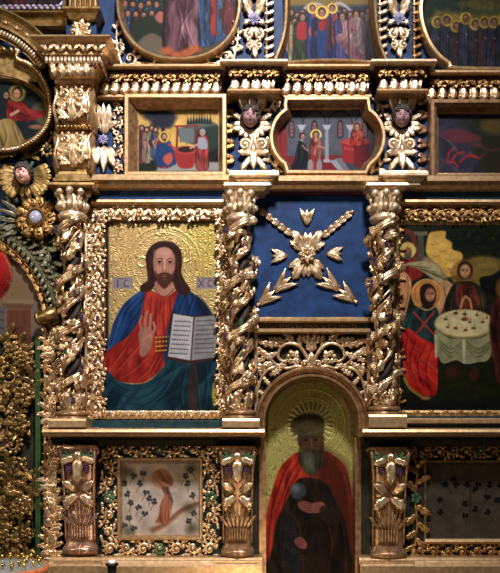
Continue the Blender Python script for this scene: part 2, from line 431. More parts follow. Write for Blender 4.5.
    def build(s, name, parent, h, outline=None, back=2.0, gain=1.0, label=None):
        h_, w_ = s.h, s.w; V = np.stack([s.X, s.Y, h+s.e], -1).reshape(-1, 3)
        idx = np.arange(h_*w_).reshape(h_, w_); q = np.stack([idx[:-1, :-1], idx[1:, :-1], idx[1:, 1:], idx[:-1, 1:]], -1)
        if outline is not None:
            d = s.sd((slice(0, h_), slice(0, w_)), np.array(outline, float)) > 0
            keep = d[:-1, :-1] & d[1:, 1:] & d[:-1, 1:] & d[1:, :-1]; q = q[keep]
        q = q.reshape(-1, 4)
        used = np.zeros(h_*w_, bool); used[q.ravel()] = True; remap = np.cumsum(used)-1
        V = V[used]; q = remap[q]; gain = gain*.72; cc_ = s.c.reshape(-1, 3)[used]*gain; cc_ = (cc_-92)*1.16+90; lum = cc_.mean(1, keepdims=True); col = lin(np.clip(lum+(cc_-lum)*.8, 2, 255)); mt = s.m.reshape(-1)[used]
        mb = MB(); mb.V.append(V); mb.n = len(V); mb.F = [tuple(a) for a in q.tolist()]; mb.S = [True]*len(mb.F)
        nf = len(V)
        P = outline if outline is not None else rect(s.x0, s.y0, s.x1, s.y1)
        prism(mb, P, h-back-.8, h-.8)
        k = kof(DEP.get(root_of(parent).name, 0)) ; VV_ = np.concatenate(mb.V)
        Pw = np.stack([U*(250+(VV_[:, 0]-250)*k), -U*VV_[:, 2], ZB+U*(EYE+(573-VV_[:, 1]-EYE)*k)], 1)
        g = parent
        while g: Pw = Pw-np.array(g.location); g = g.parent
        me = bpy.data.meshes.new(name); me.vertices.add(len(Pw)); me.vertices.foreach_set('co', Pw.ravel())
        li = np.concatenate([np.array(f) for f in mb.F[len(q):]]) if len(mb.F) > len(q) else np.array([], int)
        lens = [4]*len(q)+[len(f) for f in mb.F[len(q):]]; loops = np.concatenate([q.ravel(), li])
        me.loops.add(len(loops)); me.loops.foreach_set('vertex_index', loops.astype(np.int32))
        me.polygons.add(len(lens)); st = np.concatenate([[0], np.cumsum(lens)[:-1]])
        me.polygons.foreach_set('loop_start', st.astype(np.int32))
        try: me.polygons.foreach_set('loop_total', np.array(lens, np.int32))
        except Exception: pass
        me.polygons.foreach_set('use_smooth', [True]*len(q)+[False]*(len(lens)-len(q)))
        me.update(calc_edges=True); me.validate()
        A = me.attributes.new('paint', 'FLOAT_COLOR', 'POINT'); full = np.full((len(Pw), 4), 1.0); full[:, :3] = lin((70, 50, 32)); full[:nf, :3] = col
        A.data.foreach_set('color', full.ravel().astype(np.float32))
        B = me.attributes.new('leafing', 'FLOAT', 'POINT'); fm = np.zeros(len(Pw)); fm[:nf] = mt; B.data.foreach_set('value', fm.astype(np.float32))
        me.materials.append(M['icon']); o = bpy.data.objects.new(name, me); COL.objects.link(o); o.parent = parent
        return o

def face(c, x, y, r, skin, hair, beard=None, halo=None, hr=None, turn=0., gold=(214, 170, 70), tilt=0):
    """small painted head"""
    if halo: c.ell(x, y, (hr or r*1.9), (hr or r*1.9), gold, .06, metal=.2); c.ring(x, y, (hr or r*1.9), max(.5, r*.12), (120, 80, 30), .7)
    c.ell(x-turn*.3, y-.1*r, r*1.05, r*1.22, hair, .12)
    if beard: c.ell(x+turn*.4, y+r*.75, r*.62, r*.75, beard, .2)
    c.ell(x+turn*.35, y+r*.12, r*.72, r*.95, skin, .15)
    if beard: c.ell(x+turn*.4, y+r*.9, r*.5, r*.4, beard, .3, .8)
    dk = tuple(v*.4 for v in skin); lt = tuple(min(255, v*1.18) for v in skin)
    c.ell(x+turn*.5, y-r*.25, r*.3, r*.25, lt, .5, .6)
    for sx in (-.32, .32): c.line([(x+turn*.5+sx*r-.16*r, y+.02*r), (x+turn*.5+sx*r+.16*r, y+.02*r)], max(.35, r*.13), dk, .85, .25)
    c.line([(x+turn*.6, y+.02*r), (x+turn*.62, y+.38*r)], max(.3, r*.1), tuple(v*.7 for v in skin), .7, .25)
    c.line([(x+turn*.5-.17*r, y+.62*r), (x+turn*.5+.17*r, y+.62*r)], max(.35, r*.12), (150, 50, 40), .8, .25)
def figure(c, x, y, w, hgt, robe, mantle=None, skin=(190, 140, 110), hair=(70, 45, 30), halo=False, beard=None, turn=0., lean=0., r=None, gold=(214, 170, 70), hands=True):
    """small standing figure: x, y = head centre, w = shoulder width, hgt = head to hem"""
    r = r or w*.2; b = y+hgt; dk = tuple(v*.55 for v in robe); lt = tuple(min(255, v*1.3+12) for v in robe)
    c.poly([(x-.2*w, y+r*.9), (x-.6*w, y+r*1.9), (x-.66*w+lean*.5, y+hgt*.5), (x-.6*w+lean, b), (x+.6*w+lean, b), (x+.62*w+lean*.5, y+hgt*.5), (x+.58*w, y+r*1.9), (x+.2*w, y+r*.9)], tuple(v*.3 for v in robe), .6, .8)
    c.ell(x, y, r*1.35, r*1.5, (30, 22, 22), .2, .7)
    P = [(x-.15*w, y+r), (x-.5*w, y+r*1.9), (x-.56*w+lean*.5, y+hgt*.5), (x-.52*w+lean, b), (x+.5*w+lean, b), (x+.52*w+lean*.5, y+hgt*.5), (x+.48*w, y+r*1.9), (x+.15*w, y+r)]
    c.poly(P, robe, .5)
    L = [[(x+k*w*.3, y+r*2), (x+k*w*.34+lean*.5, y+hgt*.55), (x+k*w*.42+lean, b-1)] for k in (-.9, -.2, .5, 1.1)]
    c.folds(P, L, dk, lt, max(.7, w*.08))
    if mantle:
        dm = tuple(v*.55 for v in mantle); lm = tuple(min(255, v*1.3+10) for v in mantle)
        Q = [(x-.1*w, y+r*1.1), (x+.5*w, y+r*1.8), (x+.6*w+lean*.5, y+hgt*.45), (x+.42*w+lean*.8, y+hgt*.82), (x-.2*w+lean*.5, y+hgt*.6), (x-.45*w, y+hgt*.42), (x+.05*w, y+hgt*.3)]
        c.poly(Q, mantle, .5)
        c.folds(Q, [[(x+.1*w, y+r*1.6), (x+.25*w, y+hgt*.4), (x+.3*w+lean, y+hgt*.75)], [(x+.4*w, y+r*2), (x+.1*w, y+hgt*.4), (x-.3*w, y+hgt*.48)], [(x+.5*w, y+hgt*.3), (x+.2*w, y+hgt*.52), (x-.05*w, y+hgt*.6)]], dm, lm, max(.7, w*.08))
    if hands:
        c.ell(x+.05*w+turn, y+hgt*.33, w*.12, w*.08, skin, .3); c.line([(x-.4*w, y+hgt*.3), (x+.0*w+turn, y+hgt*.34)], w*.1, dk, .6, .5)
    face(c, x, y, r, skin, hair, beard, halo, None, turn*.4, gold)
GOLD = (204, 170, 104)
def pic_pantocrator():
    c = Cv(103, 218, 218, 411, 2.2, GOLD, 1)
    c.ell(125, 240, 26, 34, (214, 160, 96), .6, .35, metal=.8); c.ell(205, 240, 20, 40, (190, 164, 60), .6, .5, metal=.9)
    c.tooled(sc=5, emb=.28)
    for r_, w_ in ((37, 1.2), (31, .9)): c.ring(163, 263, r_, w_, (226, 190, 104), .6, None, .4)
    c.ring(141.5, 261, 4.6, 1.4, (232, 200, 120), .7, None, .5)
    for q in (184, 190): c.line([(q, 252), (q, 269)], 1.4, (232, 200, 120), .7, metal=None, emb=.5)
    c.line([(184, 261), (190, 259)], 1.4, (232, 200, 120), .7, emb=.5)
    c.line([(157, 227), (156, 233), (160, 234), (163, 230), (166, 234), (170, 232), (169, 227)], 1.3, (232, 200, 120), .7, emb=.5)
    c.line([(106, 224), (106, 400)], 3.5, (34, 24, 18), .9, 1, metal=0)  # shaded frame edge painted down the left side
    c.line([(104, 220), (217, 220)], 3, (48, 36, 18), .7, 2, metal=0)  # frame's shadow painted along the top
    # name plaques
    for (xa, xb, kind) in ((112, 132, 'IC'), (196, 216.5, 'XC')):
        c.poly([(xa, 276.5), (xb, 276.5), (xb, 288), (xa, 288)], (142, 126, 128), .5, smooth=False, metal=.1)
        d = (86, 66, 72); m_ = xa+5
        if kind == 'IC': c.line([(m_, 279), (m_, 286)], 1.2, d, .9, .3)
        else: c.line([(m_-2.4, 279), (m_+2.4, 286)], 1.1, d, .9, .3); c.line([(m_+2.4, 279), (m_-2.4, 286)], 1.1, d, .9, .3)
        c.line([(xb-4.5, 279.6), (xb-7.5, 279.6), (xb-8.6, 282.5), (xb-7.5, 285.6), (xb-4.5, 285.6)], 1.1, d, .9, .3)
        c.line([(xa+6, 277.8), (xb-6, 277.8)], .7, d, .8, .3)
    red = (170, 40, 26); redd = (110, 20, 18); redl = (226, 84, 50)
    blue = (28, 68, 120); blued = (12, 30, 64); bluel = (52, 100, 156)
    # mantle behind the shoulders
    B1 = [(148, 287), (134, 294), (121, 306), (113, 322), (107, 344), (106, 362), (118, 352), (130, 334), (140, 318), (150, 300)]
    c.poly(B1, blue); c.folds(B1, [[(142, 294), (128, 308), (118, 330)], [(146, 300), (134, 318), (122, 336)], [(130, 298), (118, 316), (110, 344)]], blued, bluel, 2)
    R1 = [(147, 289), (143, 300), (139, 318), (127, 336), (112, 346), (104, 356), (106, 374), (118, 381), (134, 383), (146, 381), (160, 370), (170, 356), (172, 330), (178, 308), (181, 288), (164, 295)]
    c.poly(R1, red)
    c.folds(R1, [[(151, 296), (149, 320), (146, 340)], [(157, 297), (155, 325), (158, 350)], [(164, 299), (163, 320), (166, 345)], [(170, 298), (170, 315), (166, 330)], [(143, 300), (142, 318), (134, 338)], [(130, 338), (120, 352), (110, 366)], [(140, 342), (128, 356), (114, 372)], [(146, 356), (134, 368), (118, 378)], [(156, 352), (148, 368), (136, 380)], [(164, 350), (156, 362), (150, 374)]], redd, redl, 2.1, .62)
    c.poly([(138, 322), (128, 337), (116, 346), (124, 350), (138, 344), (146, 334)], (150, 30, 22), 2, .5)
    B2 = [(181, 287), (193, 293), (204, 303), (213, 316), (217, 330), (217, 356), (200, 366), (180, 372), (164, 362), (166, 336), (172, 310)]
    c.poly(B2, (22, 54, 100)); c.folds(B2, [[(186, 292), (178, 312), (170, 336)], [(193, 296), (188, 312), (184, 326)], [(201, 302), (204, 318), (210, 340)]], blued, (40, 84, 138), 2.2)
    c.poly([(196, 294), (206, 303), (214, 318), (206, 318), (198, 306)], (10, 26, 50), 1.2, .7)
    G = [(106, 372), (116, 380), (132, 384), (148, 381), (162, 368), (172, 356), (194, 361), (217, 357), (218, 370), (213, 384), (212, 398), (215, 411), (104, 411)]
    c.poly(G, (26, 62, 74)); c.folds(G, [[(108, 378), (130, 390), (160, 384)], [(110, 390), (140, 398), (168, 380)], [(150, 384), (170, 372), (182, 364)], [(120, 402), (150, 404), (176, 390)], [(192, 366), (196, 386), (198, 408)], [(204, 364), (206, 384), (203, 408)], [(174, 372), (160, 394), (140, 408)], [(184, 372), (180, 392), (182, 410)]], (12, 34, 44), (44, 92, 98), 2.4, .6)
    c.poly([(190, 360), (196, 360), (197, 411), (188, 411)], (76, 40, 36), 1, .7)
    c.ell(215, 398, 3, 9, (206, 186, 60), .4, .8, metal=.9)
    # hair, neck, face
    hr = (58, 30, 22)
    c.poly([(163, 240), (173, 242), (180, 249), (182, 260), (181, 272), (185, 281), (190, 289), (186, 295), (177, 291), (171, 284), (156, 284), (150, 290), (141, 291), (140, 285), (147, 279), (146, 268), (145, 256), (149, 247), (155, 242)], hr, .6)
    c.line([(150, 256), (149, 270), (147, 286)], 1, (96, 56, 38), .6, .6); c.line([(178, 256), (178, 272), (183, 288)], 1, (90, 54, 38), .6, .6)
    c.line([(163, 241), (152, 247), (149, 256)], 1, (84, 48, 34), .6, .6); c.line([(164, 241), (175, 247), (178, 256)], 1, (84, 48, 34), .6, .6)
    sk = (184, 122, 98)
    c.poly([(156, 280), (154, 289), (160, 295), (168, 295), (174, 289), (171, 280)], (170, 112, 90), .8)
    c.line([(154, 288), (160, 295), (166, 295), (175, 287)], .8, (90, 30, 22), .8)
    c.poly([(163.5, 246), (170, 248), (174, 255), (174.5, 265), (172.5, 274), (168, 281), (163.5, 283), (158.5, 281), (154.5, 274), (152.8, 264), (153.5, 254), (157.5, 248)], sk, .6)
    c.ell(162, 252, 6.5, 4, (206, 150, 124), .6, .8); c.line([(154, 250), (153.6, 262), (156, 272)], 2.4, (134, 84, 66), .6, 1.2); c.ell(159, 262, 4.2, 3, (140, 88, 70), .7, .6); c.ell(169.6, 262, 4.2, 3, (132, 82, 66), .7, .6)
    c.ell(157.5, 268, 2.6, 3, (206, 140, 116), .6, .6); c.ell(170.5, 268, 2.6, 3, (190, 122, 100), .6, .6)
    c.line([(173.8, 254), (174, 264), (171, 276)], 2.5, (140, 90, 72), .5, 1.2)
    c.poly([(154.5, 270), (157, 273.5), (160, 272), (164, 271.6), (168, 272), (171.4, 273.5), (173.4, 270), (172, 279), (168, 285), (164, 288), (160, 285.5), (156, 280)], (80, 42, 28), .7, .95)
    c.ell(164, 274.8, 3.0, 1.2, (158, 78, 66), .4); c.line([(160.8, 274.6), (167.2, 274.6)], .5, (100, 30, 28), .9, .25)
    c.ell(164, 279, 2.2, 1.2, (120, 72, 50), .5, .7)
    for ex in (159, 169.6):
        c.line([(ex-3.2, 258.6), (ex, 257.3), (ex+3.2, 258.4)], .8, (84, 46, 32), .9, .35)
        c.ell(ex, 261.4, 2.7, 1.2, (170, 130, 112), .3, .9); c.ell(ex, 261.3, 1.35, 1.2, (40, 24, 20), .3)
        c.line([(ex-2.8, 261), (ex, 260), (ex+2.8, 261)], .6, (60, 30, 24), .9, .25); c.line([(ex-2, 263.4), (ex+2, 263.4)], .5, (150, 96, 78), .7, .3)
    c.line([(162, 258), (162.4, 268), (161.2, 270), (163.8, 271), (166.4, 270)], .7, (140, 84, 64), .85, .3); c.line([(164, 259), (164.2, 268)], 1.3, (226, 172, 146), .7, .5)
    # blessing hand
    c.poly([(139, 345), (138, 334), (141, 328), (147, 326), (152, 330), (152, 340), (149, 350), (143, 356), (139, 354)], (166, 108, 86), .6)
    for P in ([(141, 331), (139.5, 322), (141, 316)], [(145, 329), (145, 318), (147, 311)], [(149, 330), (150, 320), (150, 314)], [(151.5, 334), (154.5, 328), (153, 322)]):
        c.line(P, 2.5, (170, 112, 90), 1, .4); c.line(np.array(P)+[1.2, 0], .5, (124, 66, 52), .8, .3)
    c.line([(142, 340), (148, 335), (152, 336)], 1.6, (180, 122, 98), 1, .4)
    # gold cuff and clavus
    for q in range(4): c.line([(155, 337+q*4.5), (168, 336+q*4.5)], 1.3, (206, 166, 44), .9, .4); c.line([(158+q*3, 335), (158+q*3, 353)], 1.0, (50, 34, 14), .75, .4)
    # open book with written lines
    c.poly([(171, 312), (194, 315.5), (218, 313.5), (217, 359), (192, 363), (166, 359)], (70, 40, 34), .4, smooth=False)
    c.poly([(173, 313), (193, 316.5), (190, 360), (167.5, 356)], (176, 170, 168), .4, smooth=False)
    c.poly([(194.5, 316.5), (217, 314.5), (215.5, 357), (191, 360)], (134, 132, 130), .4, smooth=False)
    c.line([(194, 316), (190.5, 360)], 1.2, (90, 70, 60), .8, .4)
    rs = random.Random(4)
    for i in range(8):
        y = 320.5+i*4.6
        for (xa, xb, k) in ((174.5-i*.7, 190.5-i*.4, .4), (196.5-i*.3, 213.5, -.5)):
            x = xa
            while x < xb:
                l = rs.uniform(1, 2.4); c.line([(x, y+(x-xa)*.06*np.sign(k)), (min(xb, x+l), y+(x+l-xa)*.06*np.sign(k))], 1.0, (84, 70, 70), .8, .3)
                c.line([(x+.4, y-1), (x+.4, y+1)], .45, (84, 70, 70), .8, .2); x += l+.9
    c.grain(.1, 7, 2, 1-c.m)
    return c
def pic_saint():
    c = Cv(256, 380, 360, 575, 2.0, (196, 184, 96), .6); c.tooled(sc=5, emb=.2, seed=9)
    for r_, w_ in ((35, 1.2), (26.5, 1.0), (24.3, .8)): c.ring(311, 424, r_, w_, (206, 196, 100), .6, None, .4)
    for i in range(26):
        a = 2*pi*i/26; c.line([(311+15*cos(a), 424+15*sin(a)), (311+23*cos(a), 424+23*sin(a))], 2.2, (210, 198, 110), .75, taper=False, emb=.4); a += pi/26
        c.line([(311+15*cos(a), 424+15*sin(a)), (311+22*cos(a), 424+22*sin(a))], .9, (70, 62, 22), .7, emb=-.3)
    RM = [(299, 452), (288, 459), (279, 470), (273, 488), (268, 506), (263, 540), (262, 575), (357, 575), (357, 540), (354, 510), (350, 484), (345, 466), (334, 456), (324, 451)]
    c.poly(RM, (196, 44, 24))
    c.folds(RM, [[(296, 456), (284, 474), (274, 508)], [(300, 460), (288, 480), (278, 512)], [(284, 474), (272, 510), (267, 570)], [(300, 470), (286, 496), (280, 520)], [(330, 458), (340, 480), (350, 520)], [(336, 462), (346, 490), (354, 550)]], (110, 18, 14), (232, 84, 50), 2.4, .6)
    c.poly([(318, 449), (334, 455), (346, 466), (354, 500), (359, 540), (359, 577), (325, 577), (314, 500)], (84, 38, 24), 6, .88)
    c.line([(338, 462), (348, 490), (353, 560)], 2, (140, 52, 34), .5, 1.2)
    D = [(298, 480), (290, 495), (277, 520), (272, 550), (270, 575), (348, 575), (349, 545), (344, 518), (335, 498), (326, 484), (312, 478)]
    c.poly(D, (44, 32, 24), 1.2); c.folds(D, [[(296, 500), (284, 530), (280, 572)], [(306, 520), (300, 545), (302, 572)], [(320, 512), (330, 540), (326, 572)], [(334, 504), (342, 530), (344, 570)], [(288, 512), (298, 530), (296, 560)]], (24, 20, 18), (92, 60, 34), 2.4, .6)
    c.poly([(284, 520), (282, 548), (288, 570), (300, 572), (298, 540), (294, 520)], (30, 42, 46), 3, .7)
    for i in range(7): c.ring(286+(i % 3)*8, 528+i*6, 2.2, .8, (110, 78, 40), .5)
    # head with cap and beard
    c.poly([(299, 446), (298, 436), (300, 428), (311, 425), (322, 428), (324, 440), (323, 452), (311, 456)], (90, 62, 38), .8)
    c.poly([(292, 432), (291, 424), (296, 417), (306, 413.5), (318, 414.5), (324, 420), (324.5, 430), (320, 435), (298, 435)], (84, 72, 40), 1.2)
    c.line([(292, 431), (303, 434), (324, 431)], 1.6, (96, 86, 52), .7)
    for i in range(5): c.line([(295+i*6, 417), (296+i*6, 429)], .8, (96, 88, 54), .5)
    for ex in (306, 316): c.ell(ex, 440, 1.7, 1, (28, 20, 16), .3); c.line([(ex-3, 437.6), (ex+3, 437.4)], .9, (50, 40, 28), .8)
    c.line([(311.5, 439), (312, 447), (314, 448)], .9, (140, 104, 70), .8)
    BD = [(300, 446), (304, 451), (311, 450), (318, 451), (322, 446), (324, 458), (320, 470), (313, 476), (305, 472), (299, 460)]
    c.poly(BD, (70, 62, 42), 1.4); c.folds(BD, [[(303, 452), (304, 464), (308, 476)], [(309, 452), (309, 466), (311, 478)], [(316, 452), (317, 464), (315, 476)], [(321, 452), (321, 464), (318, 472)]], (44, 40, 28), (104, 98, 70), 1.4, .6)
    c.ell(309, 463, 5, 7, (128, 134, 100), .8, .6); c.line([(306, 451), (316, 451)], .9, (80, 40, 30), .8)  # pale spot is a varnish glint painted into the beard
    # carried globe and hands
    c.ell(298, 491, 8, 8.5, (70, 74, 76), .15); c.ell(296, 489, 4, 4, (124, 128, 124), .6, .8)
    c.poly([(298, 503), (304, 501), (312, 503), (322, 502), (326, 508), (318, 513), (308, 513), (300, 509)], (150, 84, 70), .6)
    for q in range(4): c.line([(300+q*1.5, 502.5+q*2.6), (312, 504+q*2.4)], .6, (86, 42, 36), .8, .3)
    c.poly([(294, 541), (300, 537), (307, 543), (306, 549), (299, 548)], (148, 78, 72), .6)
    c.poly([(322, 506), (334, 508), (340, 520), (330, 526), (320, 516)], (58, 40, 30), 1, .8)
    c.grain(.12, 6, 4, 1-c.m)
    return c
def pic_trinity():
    c = Cv(396, 222, 522, 416, 1.9, (34, 38, 18)); c.grain(.25, 14, 5)
    for (x, y, r_) in ((455, 240, 14), (472, 236, 16), (490, 244, 16), (508, 240, 14)): c.ell(x, y, r_, r_*.8, (22, 34, 16), .5, .8)
    rs = random.Random(2)
    for i in range(70): c.ell(rs.uniform(446, 518), rs.uniform(228, 262), 1.6, 1.1, (56, 66, 26), .5, .5)
    c.poly([(396, 258), (396, 234), (404, 228), (413, 231), (417, 240), (418, 262)], (122, 54, 36), .5); c.poly([(398, 262), (398, 240), (405, 233), (412, 240), (412, 262)], (52, 48, 34), .5)
    c.poly([(418, 234), (424, 234), (425, 264), (418, 264)], (86, 84, 66), .5, smooth=False); c.poly([(414, 231), (428, 231), (427, 235), (415, 235)], (110, 104, 78), .4, smooth=False)
    cl = [(429, 234), (436, 231), (446, 231), (446, 238), (452, 242), (453, 249), (461, 252), (463, 258), (458, 266), (456, 275), (446, 276), (440, 266), (430, 258), (426, 250)]
    c.poly(cl, (222, 168, 62), .8); c.poly([(426, 256), (440, 264), (448, 278), (434, 280), (424, 268)], (190, 150, 92), 2, .8)
    for (x, y) in ((434, 240), (442, 247), (450, 256), (436, 252), (452, 265)): c.ell(x, y, 4, 3, (236, 190, 92), .5, .7); c.line([(x-4, y+3), (x, y+4.4), (x+4, y+3)], .7, (150, 104, 36), .7)
    c.poly([(468, 262), (480, 256), (498, 258), (502, 268), (490, 282), (476, 284)], (150, 122, 52), 2, .85)
    # old man at the gate
    c.ell(408, 250, 8.4, 8.4, (232, 190, 92), .06, metal=.2); c.ring(408, 250, 8.2, .8, (140, 92, 34), .6)
    c.ell(408, 252, 4, 5, (110, 74, 44), .2); c.ell(408, 256, 3.4, 4.4, (86, 82, 62), .3); c.ell(408, 250, 2.8, 3, (150, 98, 62), .3)
    R2 = [(399, 262), (404, 259), (413, 259), (420, 264), (424, 270), (420, 278), (404, 282), (397, 276)]
    c.poly(R2, (150, 32, 24)); c.folds(R2, [[(404, 262), (402, 278)], [(412, 262), (414, 278)]], (86, 16, 14), (200, 72, 50), 1.4)
    # wings
    c.poly([(404, 264), (420, 261), (432, 262), (440, 270), (446, 280), (460, 286), (456, 290), (440, 284), (430, 276), (416, 268)], (170, 152, 104), .6)
    for i in range(5): c.line([(408+i*6, 265+i*2), (430+i*6, 268+i*4)], .9, (70, 66, 40), .7)
    c.poly([(400, 272), (408, 274), (412, 286), (408, 306), (402, 326), (397, 322), (397, 284)], (206, 140, 84), .8); c.line([(408, 276), (408, 296), (402, 320)], 1, (130, 60, 34), .7)
    c.poly([(438, 286), (448, 280), (452, 294), (446, 312), (440, 322), (434, 306)], (204, 144, 92), .8); c.line([(444, 286), (446, 300), (440, 316)], 1, (130, 70, 40), .7)
    # central angel
    c.ell(466, 274, 15, 15, (146, 104, 40), .1, .75); c.ell(465.5, 270, 7.6, 8.8, (46, 24, 14), .15)
    C1 = [(457, 282), (450, 290), (445, 304), (444, 322), (488, 322), (487, 302), (482, 290), (474, 282)]
    c.poly(C1, (30, 44, 30)); c.poly([(458, 284), (456, 300), (462, 314), (476, 314), (478, 298), (473, 284)], (112, 42, 26), .8)
    c.folds(C1, [[(460, 286), (460, 300), (464, 312)], [(468, 286), (470, 300), (468, 312)], [(452, 292), (450, 306), (450, 318)], [(480, 292), (482, 306), (484, 318)]], (40, 18, 12), (170, 84, 44), 1.5)
    c.ell(465.5, 270.8, 5.4, 6.8, (196, 136, 86), .2); c.ell(465, 268, 2.6, 2.2, (206, 150, 100), .5, .6)
    for ex in (463.3, 467.7): c.ell(ex, 270.3, 1, .6, (46, 24, 16), .3); c.line([(ex-1.5, 268.8), (ex+1.5, 268.8)], .5, (80, 44, 26), .8, .25)
    c.line([(465.5, 270), (465.3, 273.3)], .6, (120, 70, 44), .8, .25); c.line([(463.8, 275.3), (467, 275.3)], .7, (140, 50, 40), .8, .25)
    for P in ([(461, 308), (463, 300), (466, 296)], [(472, 308), (470, 300), (467, 297)]): c.line(P, 2.4, (180, 124, 80), 1, .5)
    c.poly([(480, 278), (494, 274), (512, 262), (518, 268), (510, 284), (496, 294), (484, 290)], (24, 26, 14), .8)
    # left angel
    c.ell(427, 294, 15, 15, (216, 140, 62), .04, metal=.2); c.ring(427, 294, 15, 1, (232, 178, 96), .9); c.ring(427, 294, 12, .6, (160, 90, 36), .6)
    B = [(422, 306), (410, 311), (403, 322), (399, 338), (404, 346), (424, 348), (438, 340), (441, 324), (438, 310), (432, 305)]
    c.poly(B, (30, 58, 56)); c.folds(B, [[(412, 314), (406, 328), (404, 342)], [(424, 312), (420, 328), (416, 344)], [(436, 312), (436, 326), (432, 338)]], (14, 30, 30), (58, 96, 88), 1.8)
    c.line([(414, 312), (434, 334)], 1.8, (190, 52, 34)); c.line([(434, 312), (416, 334)], 1.8, (190, 52, 34)); c.line([(415, 304), (427, 310), (437, 305)], 1.5, (190, 140, 60))
    c.poly([(420, 290), (424, 284), (431, 284), (436, 290), (436, 300), (430, 308), (422, 304)], (50, 26, 16), .6); c.ell(430.4, 294.3, 5, 6.6, (196, 128, 88), .2)
    for ex in (428.4, 432.4): c.ell(ex, 293.6, .9, .6, (44, 22, 16), .3); c.line([(ex-1.3, 292), (ex+1.3, 292)], .5, (80, 44, 26), .8, .25)
    c.line([(430.6, 293.5), (431, 297)], .6, (124, 70, 46), .8, .25); c.line([(429, 299.2), (432, 299.2)], .7, (150, 50, 40), .8, .25)
    # seated robe
    S = [(404, 330), (401, 345), (403, 362), (407, 382), (416, 392), (428, 396), (437, 392), (438, 366), (436, 346), (422, 338), (412, 330)]
    c.poly(S, (196, 26, 18)); c.folds(S, [[(408, 334), (406, 356), (412, 380)], [(416, 340), (410, 362), (418, 388)], [(426, 344), (418, 366), (426, 392)], [(432, 348), (426, 368), (432, 390)], [(410, 346), (422, 352), (434, 350)], [(408, 364), (420, 360), (434, 370)], [(412, 376), (424, 374), (434, 384)]], (106, 10, 12), (236, 72, 46), 2, .65)
    c.line([(404, 376), (410, 388), (424, 398)], 3, (146, 116, 42)); c.ell(426, 398, 5, 2, (150, 104, 60), .3)
    # table
    c.poly([(435, 330), (441, 362), (456, 360), (466, 364), (478, 362), (490, 358), (496, 330), (480, 338), (450, 338)], (148, 144, 96), .5)
    for (xa, xb) in ((441, 462), (467, 490)):
        for q in range(3): c.line([(xa, 342+q*3), ((xa+xb)/2, 349+q*4), (xb, 342+q*3)], 1.3, (86, 90, 50), .7, .7)
    for x in (436, 464, 494): c.line([(x, 336), (x+.5, 362 if x == 464 else 356)], 3, (196, 186, 134), .9, .8)
    c.ell(465, 324, 30.5, 15, (150, 130, 70), .04); c.ell(465, 323, 29.4, 13.6, (206, 188, 128), .05)
    for (x, y, r_, q) in ((446, 319, 2, (110, 70, 30)), (456, 313, 2.4, (120, 50, 30)), (465, 319, 3.4, (130, 60, 34)), (465, 314, 2, (96, 50, 24)), (477, 315, 1.6, (100, 50, 30)), (483, 322, 2, (110, 64, 34)), (474, 328, 2.2, (120, 90, 40)), (456, 328, 2.2, (150, 62, 36)), (448, 327, 1.5, (90, 56, 30)), (466, 330, 2, (130, 48, 34)), (487, 318, 1.2, (96, 60, 30)), (470, 322, 1.4, (90, 40, 24))):
        c.ell(x, y, r_, r_*.6, q, .3); c.line([(x, y), (x+1, y-3.4)], .7, q, .8)
    # right companion and dark lower ground
    E = [(500, 296), (492, 306), (490, 330), (494, 360), (500, 384), (522, 390), (522, 296)]
    c.poly(E, (82, 34, 24), 1.5); c.folds(E, [[(500, 306), (496, 330), (502, 370)], [(510, 306), (508, 340), (512, 376)]], (36, 16, 14), (120, 56, 36), 2)
    c.ell(510, 288, 14, 14, (130, 88, 34), .1, .9); c.ell(508, 288, 6, 7.6, (150, 98, 62), .2); c.ell(508, 282, 6.6, 4.4, (44, 24, 16), .3)
    c.ell(452, 372, 7, 6, (80, 36, 24), .5, .8); c.ell(474, 374, 5, 6, (90, 40, 28), .5, .8)
    c.line([(440, 392), (462, 384), (490, 394)], 1.5, (60, 44, 24), .6, 1); c.poly([(398, 400), (440, 402), (522, 398), (522, 416), (396, 416)], (26, 26, 14), 3, .8)
    c.grain(.14, 5, 8); return c
